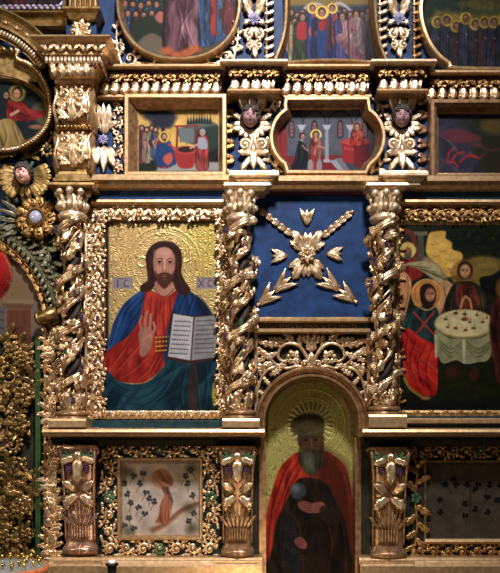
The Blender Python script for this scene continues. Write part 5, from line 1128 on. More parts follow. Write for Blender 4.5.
# openwork spandrel and arch
arcP = lambda r, n=40: [(311.5-r, 436)]+[tuple(p) for p in ellp(311.5, 422, r, r*.975, n, pi, 2*pi, True)]+[(311.5+r, 436)]
E = thing('openwork_spandrel', 'gilded openwork foliage filling the corners above the round arch', 'carving', 311, 425, 0, 10)
def bk(m_):
    A_ = [tuple(p) for p in ellp(311.5, 422, 56.6, 55.4, 36, pi, 2*pi, True)]
    prism(m_, [(254, 333.8), (369.5, 333.8), (369.5, 424)]+A_[::-1]+[(254, 424)], .1, 2)
carve(E, 'backboard', bk, 'darkwood', 'dark ground behind the openwork')
def ow(m_):
    random.seed(9); cx = 311.5
    for s in (-1, 1):
        X = lambda *P: catmull([(cx+s*a, b, c) for a, b, c in P], 6)
        a_ = lambda d: math.atan2(sin(d), s*cos(d))
        def lf(x, y, d, L, w_, bend=0., lobes=4, h=5, lift=.1): leaf(m_, (cx+s*x, y, h), (s*cos(d), sin(d), 0), L, w_*1.15, 3.2, lobes=lobes, bend=s*bend, lift=lift, cut=.55)
        tube(m_, X((1, 368, 6), (5, 356, 7), (12, 346, 7), (22, 343, 7), (31, 348, 7), (33, 357, 7), (27, 361, 7), (22, 356, 7)), [2.2, 2, 1.7, 1.5, 1.2], 7)
        tube(m_, X((4, 369, 6), (14, 366, 7), (26, 368, 6), (38, 362, 7), (46, 352, 7), (55, 350, 6)), [2, 1.6, 1.2], 7)
        tube(m_, X((34, 366, 6), (44, 370, 7), (51, 380, 7), (54, 394, 6), (54, 412, 6)), [1.9, 1.6, 1.2], 7)
        ball(m_, (cx+s*23, 356, 8), 2.6)
        for q in ((4, 350, -1.9, 17, 9, .6), (10, 347, -1.1, 13, 8, -.7), (14, 345, -.6, 19, 9, -.3), (24, 342, -.35, 20, 9, .5), (30, 344, .1, 24, 10, -.4), (33, 352, .6, 18, 9, -.7), (22, 350, 2.2, 12, 8, .8), (14, 350, 1.3, 15, 8, .6),
                  (10, 360, .3, 17, 8, -.6), (24, 366, -.2, 15, 8, .6), (30, 367, .9, 15, 9, -.6), (38, 361, .8, 16, 8, -.8), (44, 354, .9, 16, 8, -.7), (40, 358, -.7, 15, 8, .6), (48, 351, -.6, 12, 7, .8), (50, 352, .3, 9, 7, 0),
                  (44, 371, -.4, 14, 8, .7), (48, 376, 1.9, 13, 7, .7), (51, 382, .2, 8, 7, .8), (53, 390, 2.2, 12, 6, .7), (54, 398, 1.1, 10, 6, -.5), (54, 404, 1.9, 14, 6, .3), (18, 341, -1.2, 9, 6, .6), (36, 342, -.9, 9, 6, .7), (46, 341, -.2, 12, 7, .4), (52, 362, 1.5, 14, 7, .3), (6, 343, -1.2, 9, 6, -.4)):
            lf(*q)
        spiral(m_, cx+s*7, 364, 5, pi/2, s, 1.3, 7, 1.6, 1, .8); spiral(m_, cx+s*45, 366, 4.5, 0, s, 1.2, 6, 1.4, 2, 1)
    leaf(m_, (cx, 370, 6), (0, -1, 0), 18, 11, 3.4, lobes=3, lift=.1); leaf(m_, (cx, 353, 5), (0, -1, 0), 17, 10, 3, lobes=3)
carve(E, 'foliage', ow, 'gold')
for (a, b, c_) in ((254.5, 257.5, 421), (367, 370, 416)): carve(E, 'side_rail', lambda m_: box(m_, a, b, 334.2, c_, .2, 12), 'rail')
E = thing('round_arch', 'plain gilded round arch moulding framing the niche with the saint', 'arch', 311.5, 436, 0, 12)
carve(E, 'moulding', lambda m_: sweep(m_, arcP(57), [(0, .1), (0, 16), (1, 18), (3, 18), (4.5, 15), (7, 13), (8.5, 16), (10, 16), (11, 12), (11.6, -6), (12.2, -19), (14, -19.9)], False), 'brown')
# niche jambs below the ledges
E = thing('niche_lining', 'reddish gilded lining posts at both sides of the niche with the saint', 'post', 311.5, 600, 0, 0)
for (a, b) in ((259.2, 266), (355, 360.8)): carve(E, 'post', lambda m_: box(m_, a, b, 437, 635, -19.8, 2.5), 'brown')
# niche picture
E = thing('icon_painting', 'arched icon of a bearded man in a red cloak inside the niche', 'icon', 311, 575, -22, -20)
A_ = [(258, 576), (258, 422)]+[tuple(p) for p in ellp(311, 422, 53, 51, 30, pi, 2*pi, True)]+[(364, 422), (364, 576)]
pic = pic_saint(); 
pic.build('painted_panel', E, -22, None, back=3)
carve(E, 'lower_board', lambda m_: box(m_, 258, 362, 575, 630, -25.5, -22), 'darkwood')

# ================================================================== bottom tier
def corbel(x0, x1, y0, y1, lab, mat, seed):
    random.seed(seed); cx = (x0+x1)/2; w_ = (x1-x0)/2
    E = thing('carved_console', lab, 'console', cx, y1, 0, 24, 'carved consoles of the bottom tier')
    prof = lambda t: 26+4*cos(t*pi*1.1)-5*t   # out from wall
    m_ = MB(); n = 26; V = []; F = []
    for i in range(n+1):
        t = i/n; y = y0+(y1-y0)*t; ww = w_*(1.0-.22*min(1, t*3.0)**1.5+.10*max(0, t-.55)) if t < .9 else w_*.92
        if t < .9: ww = w_*(1-.2*(1-math.exp(-t*7)))
        hh = prof(t) if t < .88 else prof(.88)+2.5*sin((t-.88)/.12*pi)
        for j in range(9):
            v = -1+j/4; V.append((cx+v*ww, y, hh-2.5*v*v))
    for i in range(n):
        for j in range(8): q = i*9+j; F.append((q, q+1, q+10, q+9))
    b = len(V)
    for i in range(n+1):
        V += [(V[i*9][0], V[i*9][1], 3.2), (V[i*9+8][0], V[i*9+8][1], 3.2)]
    for i in range(n):
        F += [(i*9, b+2*i, b+2*i+2, (i+1)*9), (i*9+8, (i+1)*9+8, b+2*i+3, b+2*i+1), (b+2*i, b+2*i+1, b+2*i+3, b+2*i+2)]
    F += [tuple(range(9))+(b+1, b), tuple(n*9+j for j in range(9))[::-1]+(b+2*n, b+2*n+1)]
    m_.add(V, F); obj('body', m_, M[mat], E)
    for s in (-1, 1):
        carve(E, 'edge_volute', lambda q: (tube(q, [(cx+s*w_*(1-.2*(1-math.exp(-t*7))), y0+(y1-y0)*t, prof(t)-1) for t in np.linspace(.04, .86, 20)], [2.2, 1.2, 1.0], 6, up=(1, 0, 0)), spiral(q, cx+s*(w_-1), y0+5, 4.5, pi, -s, 1.2, 26, 1.8, 0)), mat)
    carve(E, 'roll', lambda q: (tube(q, [(cx-w_*.92, y1-6, prof(.9)+1), (cx-w_*.2, y1-6, prof(.9)+1.2), (cx+w_*.2, y1-6, prof(.9)+1.2), (cx+w_*.92, y1-6, prof(.9)+1)], [3.4, 4.6, 4.6, 3.4], 10), tube(q, [(cx-1.2, y1-6, prof(.9)+1.4), (cx+1.2, y1-6, prof(.9)+1.4)], 5.4, 10)), mat)
    def top(q):
        H0 = lambda y: prof((y-y0)/(y1-y0))
        y = y0+(y1-y0)*.40
        for s in (-1, 1):
            leaf(q, (cx+s*2, y, H0(y)-1), (s*.9, -.45, 0), w_*.9, 12, 4.4, lobes=1, bend=-s*.2, lift=.25, base=.6)
            leaf(q, (cx+s*1, y+5, H0(y)-1), (s*.9, .5, 0), w_*.95, 15, 4, lobes=3, bend=s*.3, lift=.15)
            leaf(q, (cx+s*3, y0+12, H0(y0+12)-1), (s*.8, .3, 0), 15, 11, 4, lobes=2, lift=.2)
        leaf(q, (cx, y0+14, H0(y0+14)), (0, 1, 0), 24, 16, 5, lobes=2, lift=.1, base=.6)
        leaf(q, (cx, y0+6, H0(y0)-.5), (0, 1, 0), 12, 10, 3.4, lobes=1, base=.7)
        for s in (-.55, .55): leaf(q, (cx+s*w_, y+8, H0(y)-1.4), (s*.3, 1, 0), 12, 8, 3, lobes=2, lift=.1)
    carve(E, 'bloom', top, 'gold' if mat != 'copper' else 'gold')
    def stem(q):
        ya = y0+(y1-y0)*.86; yb = y0+(y1-y0)*.45
        for i in range(7):
            v = (i-3)/3; x = cx+v*w_*.45
            P = [(x, ya, prof(.86)-.4-1.2*v*v), (x+v*1, (ya+yb)/2, prof(.65)-.2-1.5*v*v), (cx+v*w_*.78, yb+abs(v)*6, prof(.5)-1.5*v*v)]
            tube(q, catmull(P, 5), [1.6, 1.3, .8], 6); leaf(q, (P[1][0], P[1][1]+8, P[1][2]-.5), (v*.5, -1, 0), 16, 6, 2, lobes=2, bend=.3*v, lift=.05)
    carve(E, 'stems', stem, mat)
    for s in (-1, 1):
        g = MB()
        for k in range(3): a = -pi/2+s*(k-1)*.9; leaf(g, (cx+s*w_*.48, y0+12, prof(.1)-.6), (cos(a)*.9+s*.2, sin(a)*.5+.1, 0), 8, 5.5, 2.2, lobes=2, lift=.2)
        obj('green_leaf', g, M['greenleaf'], E)['label'] = 'green glazed leaf tuft'
        g = MB(); grapes(g, (cx+s*w_*.5, y0+24, prof(.2)+1), 2.7, (0, 0, 1), 12); obj('grape_cluster', g, M['purple'], E)
        g = MB(); leaf(g, (cx+s*w_*.3, y0+42, prof(.4)-.6), (s*.8, .5, 0), 9, 6, 2.4, lobes=2, lift=.2); obj('green_leaf', g, M['greenleaf'], E)
corbel(60.5, 97, 445, 557, 'left carved console with grapes, below the leftmost twisted column', 'copper', 41)
corbel(219.5, 255.5, 446, 560, 'middle carved console with grapes, below the middle twisted column, left of the niche', 'brown', 42)
corbel(370, 409, 447, 562, 'right carved console with grapes, below the right twisted column, right of the niche', 'brown', 43)
# floral panel, left
E = icon('floral_panel', 'square pale floral panel in a scroll-carved frame below the bearded-man icon', 'panel', 101, 441, 222, 557, pic_flora(121, 461, 200, 536), d=6, h=5.5)
carve(E, 'backboard', lambda m_: sweep(m_, rect(100.5, 441, 219, 557), [(0, 3.05), (0, 6), (18, 6), (18.5, 3.05)]), 'teal', 'dark blue-green ground')
carve(E, 'inner_frame', lambda m_: sweep(m_, rect(118, 457.5, 203, 539.5), [(0, 4), (0, 11), (1, 12), (2.6, 12), (4, 8), (4.6, 5), (5, 4)]), 'rail')
def sc(m_):
    random.seed(15)
    rinceau(m_, (102, 449), (218, 449), 14.5, 7.5, 15.5, 1.5, 6); rinceau(m_, (218, 548), (102, 548), 14.5, 7.5, 15.5, 1.5, 6)
    rinceau(m_, (109, 540), (109, 458), 14, 7.5, 15.5, 1.5, 6); rinceau(m_, (211, 458), (211, 540), 14, 7.5, 15.5, 1.5, 6)
carve(E, 'scroll_carving', sc, 'gold')
for a, b in ((109.5, 497), (211, 497), (160, 448.5), (160, 549)): carve(E, 'green_rosette', lambda m_: rosette(m_, a, b, 6.5, 8, 5, 1, 2.4), 'greenleaf', 'green glazed rosette')
# floral panel, right
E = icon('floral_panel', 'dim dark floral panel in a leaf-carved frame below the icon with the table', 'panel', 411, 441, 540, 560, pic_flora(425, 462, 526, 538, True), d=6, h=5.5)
carve(E, 'backboard', lambda m_: sweep(m_, rect(411, 441, 542, 560), [(0, 3.05), (0, 6), (16, 6), (16.5, 3.05)]), 'darkwood', 'dark ground')
carve(E, 'inner_frame', lambda m_: sweep(m_, rect(423.5, 460, 529, 544), [(0, 4), (0, 9), (1, 10), (2, 10), (3, 6), (3.6, 4)]), 'oldgold')
carve(E, 'lower_rail', lambda m_: moulding(m_, 424, 528, [(538, 6), (538.5, 12), (541, 13), (543, 11), (544, 7)], 6), 'rail')
def sc(m_):
    random.seed(16); branch(m_, [(415, 500), (417, 526), (414, 548)], 7, 1.8, 1.2, 6, 16, lobes=3, lift=.2, wd=.55); branch(m_, [(415, 496), (417, 474), (415, 458)], 7, 1.8, 1.2, 5, 16, lobes=3, lift=.2, wd=.55)
    rinceau(m_, (412, 551), (540, 551), 12.5, 7.5, 14, 1.3, 5); rinceau(m_, (420, 450.5), (540, 450.5), 12.5, 7.5, 14, 1.3, 5)
carve(E, 'leaf_carving', sc, 'deep')
for a, b in ((415.5, 498), (478, 450)): carve(E, 'green_rosette', lambda m_: rosette(m_, a, b, 5.5, 8, 5, 1, 2.4), 'greenleaf', 'green glazed rosette')

# ================================================================== upper left: great bracket and its cornice
E = thing('bracket_cornice', 'heavy projecting cornice slab with dentils on the large scrolled bracket, upper left', 'cornice', 74, 72, 0, 44)
carve(E, 'slab', lambda m_: moulding(m_, 48, 100, [(42, 20), (42, 60), (44.5, 62), (46, 60), (47, 57)]+cyma(47.5, 54, 56, 50)+[(55, 52), (57.5, 52), (58.5, 49), (59, 47), (66, 47), (67, 44), (70, 44), (71, 42)], .1, 48), 'rail')
def dn(m_):
    for i in range(15): x = 47.8+i*3.75; tube(m_, [(x, 59.6, 49.5), (x, 65.4, 49.5)], 1.6, 8, up=(1, 0, 0))
    for i in range(11): h = 7+i*3.9; tube(m_, [(101.2, 59.6, h), (101.2, 65.4, h)], 1.6, 6, up=(1, 0, 0))
carve(E, 'dentils', dn, 'cream')
carve(E, 'carved_band', lambda m_: (leafrow(m_, (44, 51), (106, 51), 10, 6, 2.2, 53.5, 1.1, 6, 3, .1, 0, .6, True),), 'gold')
E = thing('scrolled_bracket', 'large double-curved gilded bracket above the leftmost twisted column', 'bracket', 71, 189, 0, 34)
def brk(m_, x0, x1, ya, yb, ha, hb_, bulge):
    n = 16; V = []; F = []; cx = (x0+x1)/2
    for i in range(n+1):
        t = i/n; y = ya+(yb-ya)*t; w_ = (x1-x0)/2*(.82+.18*abs(cos(pi*t*1.15))+.10*sin(pi*t)); hh = ha+(hb_-ha)*t+bulge*(sin(pi*t*1.0)**1.2)
        for j in range(9): v = -1+j/4; V.append((cx+v*w_, y, hh-3.5*abs(v)**3))
    for i in range(n):
        for j in range(8): q = i*9+j; F.append((q, q+1, q+10, q+9))
    b = len(V)
    for i in range(n+1): V += [(V[i*9][0], V[i*9][1], .2), (V[i*9+8][0], V[i*9+8][1], .2)]
    for i in range(n): F += [(i*9, b+2*i, b+2*i+2, (i+1)*9), (i*9+8, (i+1)*9+8, b+2*i+3, b+2*i+1), (b+2*i, b+2*i+1, b+2*i+3, b+2*i+2)]
    F += [tuple(range(9))+(b+1, b), tuple(n*9+j for j in range(9))[::-1]+(b+2*n, b+2*n+1)]
    m_.add(V, F)
carve(E, 'upper_curve', lambda m_: brk(m_, 55, 93, 84, 127, 34, 32, 9), 'rail')
carve(E, 'lower_curve', lambda m_: brk(m_, 53, 91, 128, 171, 30, 30, 8), 'rail')
carve(E, 'neck_roll', lambda m_: (tube(m_, [(53, 76, 42), (74, 76, 44), (96, 76, 42)], [6.5, 7.5, 6.5], 10), box(m_, 56, 93, 70.9, 86, .2, 40), leafrow(m_, (54, 76), (95, 76), 14, 9, 3, 48.5, .5, 7.5, 3, .05, .3, .5)), 'gold')
def bc(m_):
    random.seed(51)
    for (ya, yb, hh) in ((88, 124, 42), (132, 168, 37)):
        my = (ya+yb)/2
        for s in (-1, 1):
            spiral(m_, 73+s*8, ya+8, 6, pi/2, s, 1.3, hh-2, 1.8, 4, .9); branch(m_, [(73+s*2, yb-2), (73+s*10, my+6), (73+s*7, my-2)], hh-1, 2, 1.1, 4, 9, lobes=2)
            tube(m_, catmull([(73+s*17.5, ya, hh-7), (73+s*15, ya+8, hh-3), (73+s*17.5, my+4, hh-1), (73+s*15, yb, hh-6)], 5), [1.8, 1.6, 2], 6)
            leaf(m_, (73+s*6, yb-4, hh-2), (s*.9, -.8, 0), 12, 8, 3, lobes=2, lift=.1)
        leaf(m_, (73, yb, hh-2.5), (0, -1, 0), 24, 12, 4, lobes=3, lift=.1); leaf(m_, (73, ya+2, hh-2), (0, 1, 0), 14, 8, 3, lobes=2)
carve(E, 'leaf_carving', bc, 'gold')
carve(E, 'ribbed_band', lambda m_: (beadrow(m_, (57, 127.5), (91, 127.5), 1.6, 37, 3.2), box(m_, 56, 91, 125.6, 129.6, .2, 35)), 'deep')
carve(E, 'foot', lambda m_: moulding(m_, 56, 89, [(170, 20), (171, 33), (174, 34), (175, 36), (178, 36), (179, 38), (182, 38), (183, 34), (184.5, 42), (187, 43), (188.6, 40)], .2, 36), 'oldgold')
# blue strip and rosette above the bracket cornice
E = thing('carved_rosette', 'small gilded leaf knot on blue above the heavy bracket cornice', 'carving', 81, 40, 0, 20)
carve(E, 'block', lambda m_: box(m_, 66, 96, 24, 52, .1, 19), 'blue', 'blue painted block')
def ro(m_):
    for i in range(7):
        a = 2*pi*i/7; spiral(m_, 81.5+6*cos(a), 31+5*sin(a), 3.6, a, 1, 1.0, 22, 1.7, 1, .9); leaf(m_, (81.5, 31, 21), (cos(a+.4), sin(a+.4), 0), 11, 7, 3, lobes=1, lift=.2)
carve(E, 'leaves', ro, 'gold')
# entablature of the upper left, pilaster foot and dark icon
E = thing('upper_ledge', 'greenish gilded ledge at the top left corner under the dark icon', 'ledge', 50, 24, 0, 20)
carve(E, 'rail', lambda m_: moulding(m_, -120, 66, [(10.5, 4), (10.5, 20), (13, 22), (14, 20), (15.5, 16), (23, 14), (24, 8)], .1), 'oldgold')
carve(E, 'block', lambda m_: moulding(m_, 70, 96, [(11, 10), (11, 30), (13.5, 31), (15, 28), (21, 25), (23, 20)], .1, 25), 'oldgold')
E = thing('fluted_pilaster', 'foot of a gilded pilaster at the top left beside the crowd icon', 'pilaster', 83, 10.5, 0, 16)
carve(E, 'shaft', lambda m_: box(m_, 70, 97, -110, 10.8, .1, 20), 'oldgold')
carve(E, 'flutes', lambda m_: [tube(m_, [(73.5+i*5, -110, 20), (73.5+i*5, 9, 20)], 1.8, 8, up=(1, 0, 0)) for i in range(5)], 'rail')
E = icon('framed_icon', 'mostly hidden dark icon at the top left corner', 'icon', -20, -60, 62, 12, pic_dark_top(), d=6, h=3)
carve(E, 'frame', lambda m_: sweep(m_, rect(-24, -64, 66, 10.4), [(0, .2), (0, 8), (2, 10), (4.5, 8), (5.5, .2)]), 'oldgold')
carve(E, 'carving', lambda m_: (leafrow(m_, (-20, 8), (62, 8), 7, 5, 2, 7.5, 1.0, 6, 2, .2), leafrow(m_, (62.5, -40), (62.5, 8), 7, 5, 2, 7.5, 1.0, 6, 2, .2)), 'lilac', 'greyish carved lower edge')
# great curved cornice over the gateway
def arcb(cx, cy, rx, ry, a0, a1, n=30): return ellp(cx, cy, rx, ry, n, a0, a1, True)
E = thing('curved_cornice', 'sweeping curved gilded cornice with dentils over the oval icon, upper left', 'cornice', 20, 60, 0, 34)
AC = (-32, 104); a0, a1 = pi+.3, 2*pi-.53
arc = arcb(AC[0], AC[1], 104, 100, a0, a1)
carve(E, 'moulding', lambda m_: sweep(m_, arc, [(0, 22.6), (0, 38), (2, 40), (4, 38), (5, 34), (12, 30), (14, 32), (16, 32), (17, 27), (23, 27), (24, 23), (25, 22.6)], False), 'oldgold')
carve(E, 'carved_band', lambda m_: [leaf(m_, (p[0], p[1], 30), (q[0]-p[0], q[1]-p[1], 0), 9, 6, 2.4, lobes=3, lift=.1, bend=.5*(1 if i % 2 else -1)) for i, (p, q) in enumerate(zip(arcb(AC[0], AC[1], 95.5, 91.5, a0+.05, a1-.03, 34)[:-1], arcb(AC[0], AC[1], 95.5, 91.5, a0+.05, a1-.03, 34)[1:]))], 'gold')
def dd(m_):
    for a in np.linspace(a0+.03, a1-.02, 58):
        p = (AC[0]+86.5*cos(a), AC[1]+82.5*sin(a)); q = (AC[0]+81.5*cos(a), AC[1]+77.5*sin(a)); tube(m_, [(p[0], p[1], 28.5), (q[0], q[1], 28.5)], 1.5, 6)
carve(E, 'dentils', dd, 'cream')
carve(E, 'inner_carving', lambda m_: [leaf(m_, (AC[0]+72*cos(a), AC[1]+68*sin(a), 8), (-sin(a)+.6*cos(a)*(1 if i % 2 else -1), cos(a)+.6*sin(a)*(1 if i % 2 else -1), 0), 13, 8, 3, lobes=3, lift=.2, bend=.5) for i, a in enumerate(np.linspace(a0+.1, a1-.02, 24))], 'deep')
carve(E, 'inner_rail', lambda m_: tube(m_, [(p[0], p[1], 8) for p in arcb(AC[0], AC[1], 62, 60, a0, a1+.12)], 2.0, 8), 'oldgold')
# oval icon with roped frame
half = [(18, 50), (20, 59), (31, 64), (43, 75), (51, 92), (53, 112), (49, 128), (38, 141), (22, 150), (8, 153)]
OV = [(-24, 50)]+half+[(-14, 153), (-28, 150), (-44, 141), (-55, 128), (-59, 112), (-57, 92), (-49, 75), (-37, 64), (-26, 59)]
OV = np.array(OV, float)
E = icon('framed_icon', 'oval icon of a reclining haloed figure in red, in a roped frame at upper left', 'icon', -60, 50, 54, 154, pic_left_oval(), outline=ellp(-3, 113, 52, 38, 60), d=20, h=12)
carve(E, 'frame', lambda m_: (sweep(m_, OV, [(0, 14), (0, 22), (2, 24), (4, 22), (5, 19), (5.5, 18), (8, 16), (8, 14)]), prism(m_, [(-22, 54), (16, 54), (18, 62), (30, 68), (44, 82), (20, 79), (-3, 76), (-28, 79), (-50, 82), (-36, 68), (-24, 62)], 13, 18)), 'oldgold')
carve(E, 'inner_rim', lambda m_: sweep(m_, ellp(-3, 113, 54, 40, 60), [(0, 6), (0, 18), (2, 19), (4, 15), (5, 12.4), (5.6, 6)]), 'oldgold')
def rope(m_):
    P = catmull(OV, 6, True); P = offset(P, 2); 
    for i in range(0, len(P)):
        p = P[i]; q = P[(i+1) % len(P)]; d = norm(q-p); a = math.atan2(d[1], d[0])+.7
        tube(m_, [(p[0]-2.4*cos(a), p[1]-2.4*sin(a), 24), (p[0], p[1], 25.4), (p[0]+2.4*cos(a), p[1]+2.4*sin(a), 24)], 1.3, 5)
carve(E, 'rope_edge', rope, 'gold')
# leafy piece under the oval
E = thing('carved_foliage', 'dull gold leaves with a dark flower between the oval icon and the bracket', 'carving', 45, 160, 0, 12); random.seed(61)
carve(E, 'leaves', lambda m_: (branch(m_, [(20, 158), (32, 152), (42, 146), (50, 136), (53, 126)], 6, 2, 1, 8, 11, lobes=3), rosette(m_, 47, 150, 8, 10, 8, 1, 3), tube(m_, [(-10, 158, 10), (14, 155, 12), (20, 147, 12), (34, 142, 12)], 2, 8)), 'oldgold')
carve(E, 'flower_eye', lambda m_: ball(m_, (47, 150, 13), (3.6, 3.6, 2)), 'dark', 'dark flower centre')
# cherub over the gate
E = thing('cherub_carving', 'pink-faced curly-haired cherub with golden wings above the gateway arch', 'carving', 24, 192, 0, 20)
def wn(m_):
    for s in (-1, 1):
        for k in range(7):
            a = (-.55+.24*k); L = 27-abs(k-2)*1.6
            leaf(m_, (23+s*5, 172+k*1.6, 8+k*.4), (s*cos(a), sin(a), 0), L*.86, 10, 3.4, lobes=0, lift=.14, base=.6, bend=s*.15, pt=.4)
    for k in range(6): a = pi*(.2+.6*k/5); leaf(m_, (23+6*cos(a), 180+3*sin(a), 9), (cos(a), sin(a), 0), 13, 7, 3, lobes=0, lift=.15, base=.6)
carve(E, 'wings', wn, 'oldgold')
carve(E, 'leaf_collar', lambda m_: [leaf(m_, (23+7*cos(a), 173+8*sin(a), 8), (cos(a), sin(a), 0), 9, 6, 3, lobes=2, lift=.2) for a in np.linspace(0, 2*pi, 13)[:-1]], 'greenleaf', 'dark green leaves around the head')
head(E, 23.5, 174, 10, 20, M['skin'], M['hair'], 33, tilt=-.05, yaw=-.12)

# ================================================================== gateway at the left
GC = (-60, 330)
def gp(r, a): return (GC[0]+r*cos(a), GC[1]+r*sin(a))
E = thing('gate_arch', 'tarnished silver-green carved arch band curving over the left gateway', 'arch', -10, 330, 0, 18); random.seed(71)
ga = np.linspace(-pi*.86, -.10, 60)
carve(E, 'band', lambda m_: sweep(m_, np.array([gp(123, a) for a in ga]), [(0, 5), (0, 12), (2, 14), (9, 14), (11, 12), (12, 5)], False), 'silver')
def bl_(m_):
    for i, a in enumerate(np.linspace(-pi*.85, -.12, 44)):
        for s in (-1, 1): p = gp(117+s*1.5, a); leaf(m_, (p[0], p[1], 13), (-sin(a)+s*.7*cos(a), cos(a)+s*.7*sin(a), 0), 9.5, 6, 3, lobes=1, lift=.15, bend=-s*.5)
    for a in np.linspace(-pi*.85, -.12, 36): p = gp(122, a); leaf(m_, (p[0], p[1], 9), (cos(a)*.9-sin(a)*.5, sin(a)*.9+cos(a)*.5, 0), 13, 8, 2.6, lobes=3, lift=.15, bend=.5)
carve(E, 'leaf_garland', bl_, 'silver')
carve(E, 'inner_band', lambda m_: (sweep(m_, np.array([gp(110, a) for a in ga]), [(0, 5), (0, 8), (2, 9), (8, 8), (9, 5)], False),), 'deep', 'deep gold inner band')
carve(E, 'inner_leaves', lambda m_: [leaf(m_, (*gp(106+3*(i % 2), a), 8), (-sin(a)+.5*cos(a)*(1 if i % 2 else -1), cos(a)+.5*sin(a)*(1 if i % 2 else -1), 0), 12, 7, 3, lobes=3, lift=.25, bend=.6*(1 if i % 2 else -1)) for i, a in enumerate(np.linspace(-pi*.85, -.12, 50))], 'deep')
E = thing('gilded_rosette', 'large gilded sunflower rosette with a clear crystal centre beside the gate arch', 'rosette', 35, 238, 0, 24)
carve(E, 'petals', lambda m_: (rosette(m_, 35.5, 217, 20, 20, 12, 1, 4, False, 1, .1), [spiral(m_, 35.5+14.5*cos(a), 217+14.5*sin(a), 3.2, a, 1, 1.1, 23, 1.4, 0) for a in np.linspace(0, 2*pi, 13)[:-1]], lathe_disc(m_, 35.5, 217, 10, 20, 24)), 'deep') if False else None
def pet(m_):
    for i in range(9):
        for (da, rr, w2, hh) in ((0, 21, 12, 19), (.35, 19, 9, 16)):
            a = 2*pi*i/9+da; leaf(m_, (35.5+6*cos(a), 217+6*sin(a), hh), (cos(a), sin(a), 0), rr-5, w2, 4, lobes=0, base=.45, pt=.35, lift=.12, curl=.5)
    for a in np.linspace(0, 2*pi, 13)[:-1]: spiral(m_, 35.5+14.5*cos(a+.3), 217+14.5*sin(a+.3), 3.6, a, 1, 1.1, 22.5, 1.5, 0)
    sweep(m_, ellp(35.5, 217, 9.5, 9.5, 28), [(0, 10), (0, 25), (1.5, 27), (2.6, 24), (3, 10)])
    ball(m_, (35.5, 217, 16), (12, 12, 7), 20, 8)
carve(E, 'petals', pet, 'deep'); carve(E, 'crystal', lambda m_: ball(m_, (35.5, 217, 24), (6.6, 6.8, 4), 12, 8), 'crystal', 'clear lilac-tinted crystal')
E = thing('carved_foliage', 'tarnished silver leaves spreading left of the sunflower rosette', 'carving', 8, 240, 0, 16); random.seed(72)
carve(E, 'leaves', lambda m_: ([leaf(m_, (22, 214+k*3, 9+k*.5), (-1, -.55+.3*k, 0), 26, 9, 3, lobes=3, lift=.2, bend=.2) for k in range(5)], [leaf(m_, (10+k*6, 204-k*1.4, 8), (-.5+.2*k, -1, 0), 12, 7, 3, lobes=2, lift=.2) for k in range(4)], branch(m_, [(18, 222), (4, 226), (-14, 240)], 9, 2, 1, 5, 13)), 'silver')
E = thing('carved_foliage', 'green-silver leaves hanging between the sunflower rosette and the twisted column', 'carving', 45, 300, 0, 14); random.seed(73)
carve(E, 'leaves', lambda m_: (branch(m_, [(36, 238), (46, 250), (53, 266), (55, 284), (54, 306)], 9, 2, 1.2, 11, 15, lobes=4, lift=.2), branch(m_, [(28, 236), (38, 246), (46, 262)], 9, 1.6, 1, 5, 12, lobes=3), branch(m_, [(52, 240), (56, 226), (57, 210), (56, 196)], 7, 1.6, 1, 6, 11, lobes=3)), 'silver')
# royal door leaf
E = thing('openwork_gate', 'gate leaf of tangled golden openwork foliage under a faded painted arch, far left', 'gate', 0, 635, 0, 0)
cv = pic_annunciation(); AO = [(-60, 352)]+[tuple(p) for p in ellp(-10, 300, 52, 46, 24, pi, 2*pi, True)]+[(44, 352)]
cv.build('painted_panel', E, 4, rect(-61, 237, 46, 351), gain=.72)
carve(E, 'backboard', lambda m_: box(m_, -62, 38.5, 351, 634, .1, 3), 'darkwood', 'dark ground behind the openwork')
def gf(m_):
    random.seed(74)
    for i in range(26):
        x, y = rr_(-56, 34), 362+i*8.4; pts = [(x, y), (x+rr_(-12, 12), y-8), (x+rr_(-18, 18), y-18), (x+rr_(-14, 14), y-26)]
        pts = [(min(36, max(-60, a)), b) for a, b in pts]; branch(m_, pts, rr_(6, 12), 2, 1, 6, 15, lobes=3, lift=.3, wd=.6)
    for i in range(13):
        x, y = rr_(2, 30), 360+i*17; spiral(m_, x, y, rr_(7, 10), rr_(0, 6), random.choice((-1, 1)), 1.4, 9, 2, 7, 1.0, lobes=3)
    for i in range(230): leaf(m_, (rr_(-50, 30), rr_(350, 575), rr_(4, 10)), (rr_(-1, 1), rr_(-1, .6), 0), rr_(9, 16), rr_(5, 8), 3, lobes=3, bend=rr_(-1, 1), lift=rr_(.1, .5), curl=rr_(0, .5))
carve(E, 'foliage', gf, 'bronze')
for a, b, r_ in ((16, 352, 10), (28, 362, 9), (27, 396, 12), (24, 424, 10), (4, 366, 9), (22, 510, 10), (8, 536, 9), (30, 534, 8)): carve(E, 'flower', lambda m_: rosette(m_, a, b, r_, 11, 5, 2, 3.5, lobes=2), 'bronze')
for i, (x, y) in enumerate(((6, 372), (4, 440), (3, 500), (22, 560))):
    p_ = pic_leaf_medallion(x, y, i); p_.build('picture_medallion', E, 9, ellp(x, y, 9.5, 13, 24), back=6)
for a, b in ((36, 382), (25, 464), (24, 499), (33, 499), (14, 452)): carve(E, 'bead', lambda m_: ball(m_, (a, b, 14), 1.6, 10, 8), 'cream', 'pale pearl-like bead')
carve(E, 'edge_post', lambda m_: (box(m_, 38.6, 43.4, 336, 634, .1, 14),), 'green', 'dark green edge post')
E = thing('gate_jamb', 'tall narrow gilded leaf-carved jamb between the openwork gate and left console', 'post', 50, 635, 0, 14)
carve(E, 'backboard', lambda m_: box(m_, 44, 60, 310, 634, .1, 9), 'darkwood', 'dark ground'); carve(E, 'rail', lambda m_: box(m_, 43.6, 46, 322, 634, .1, 14), 'deep')
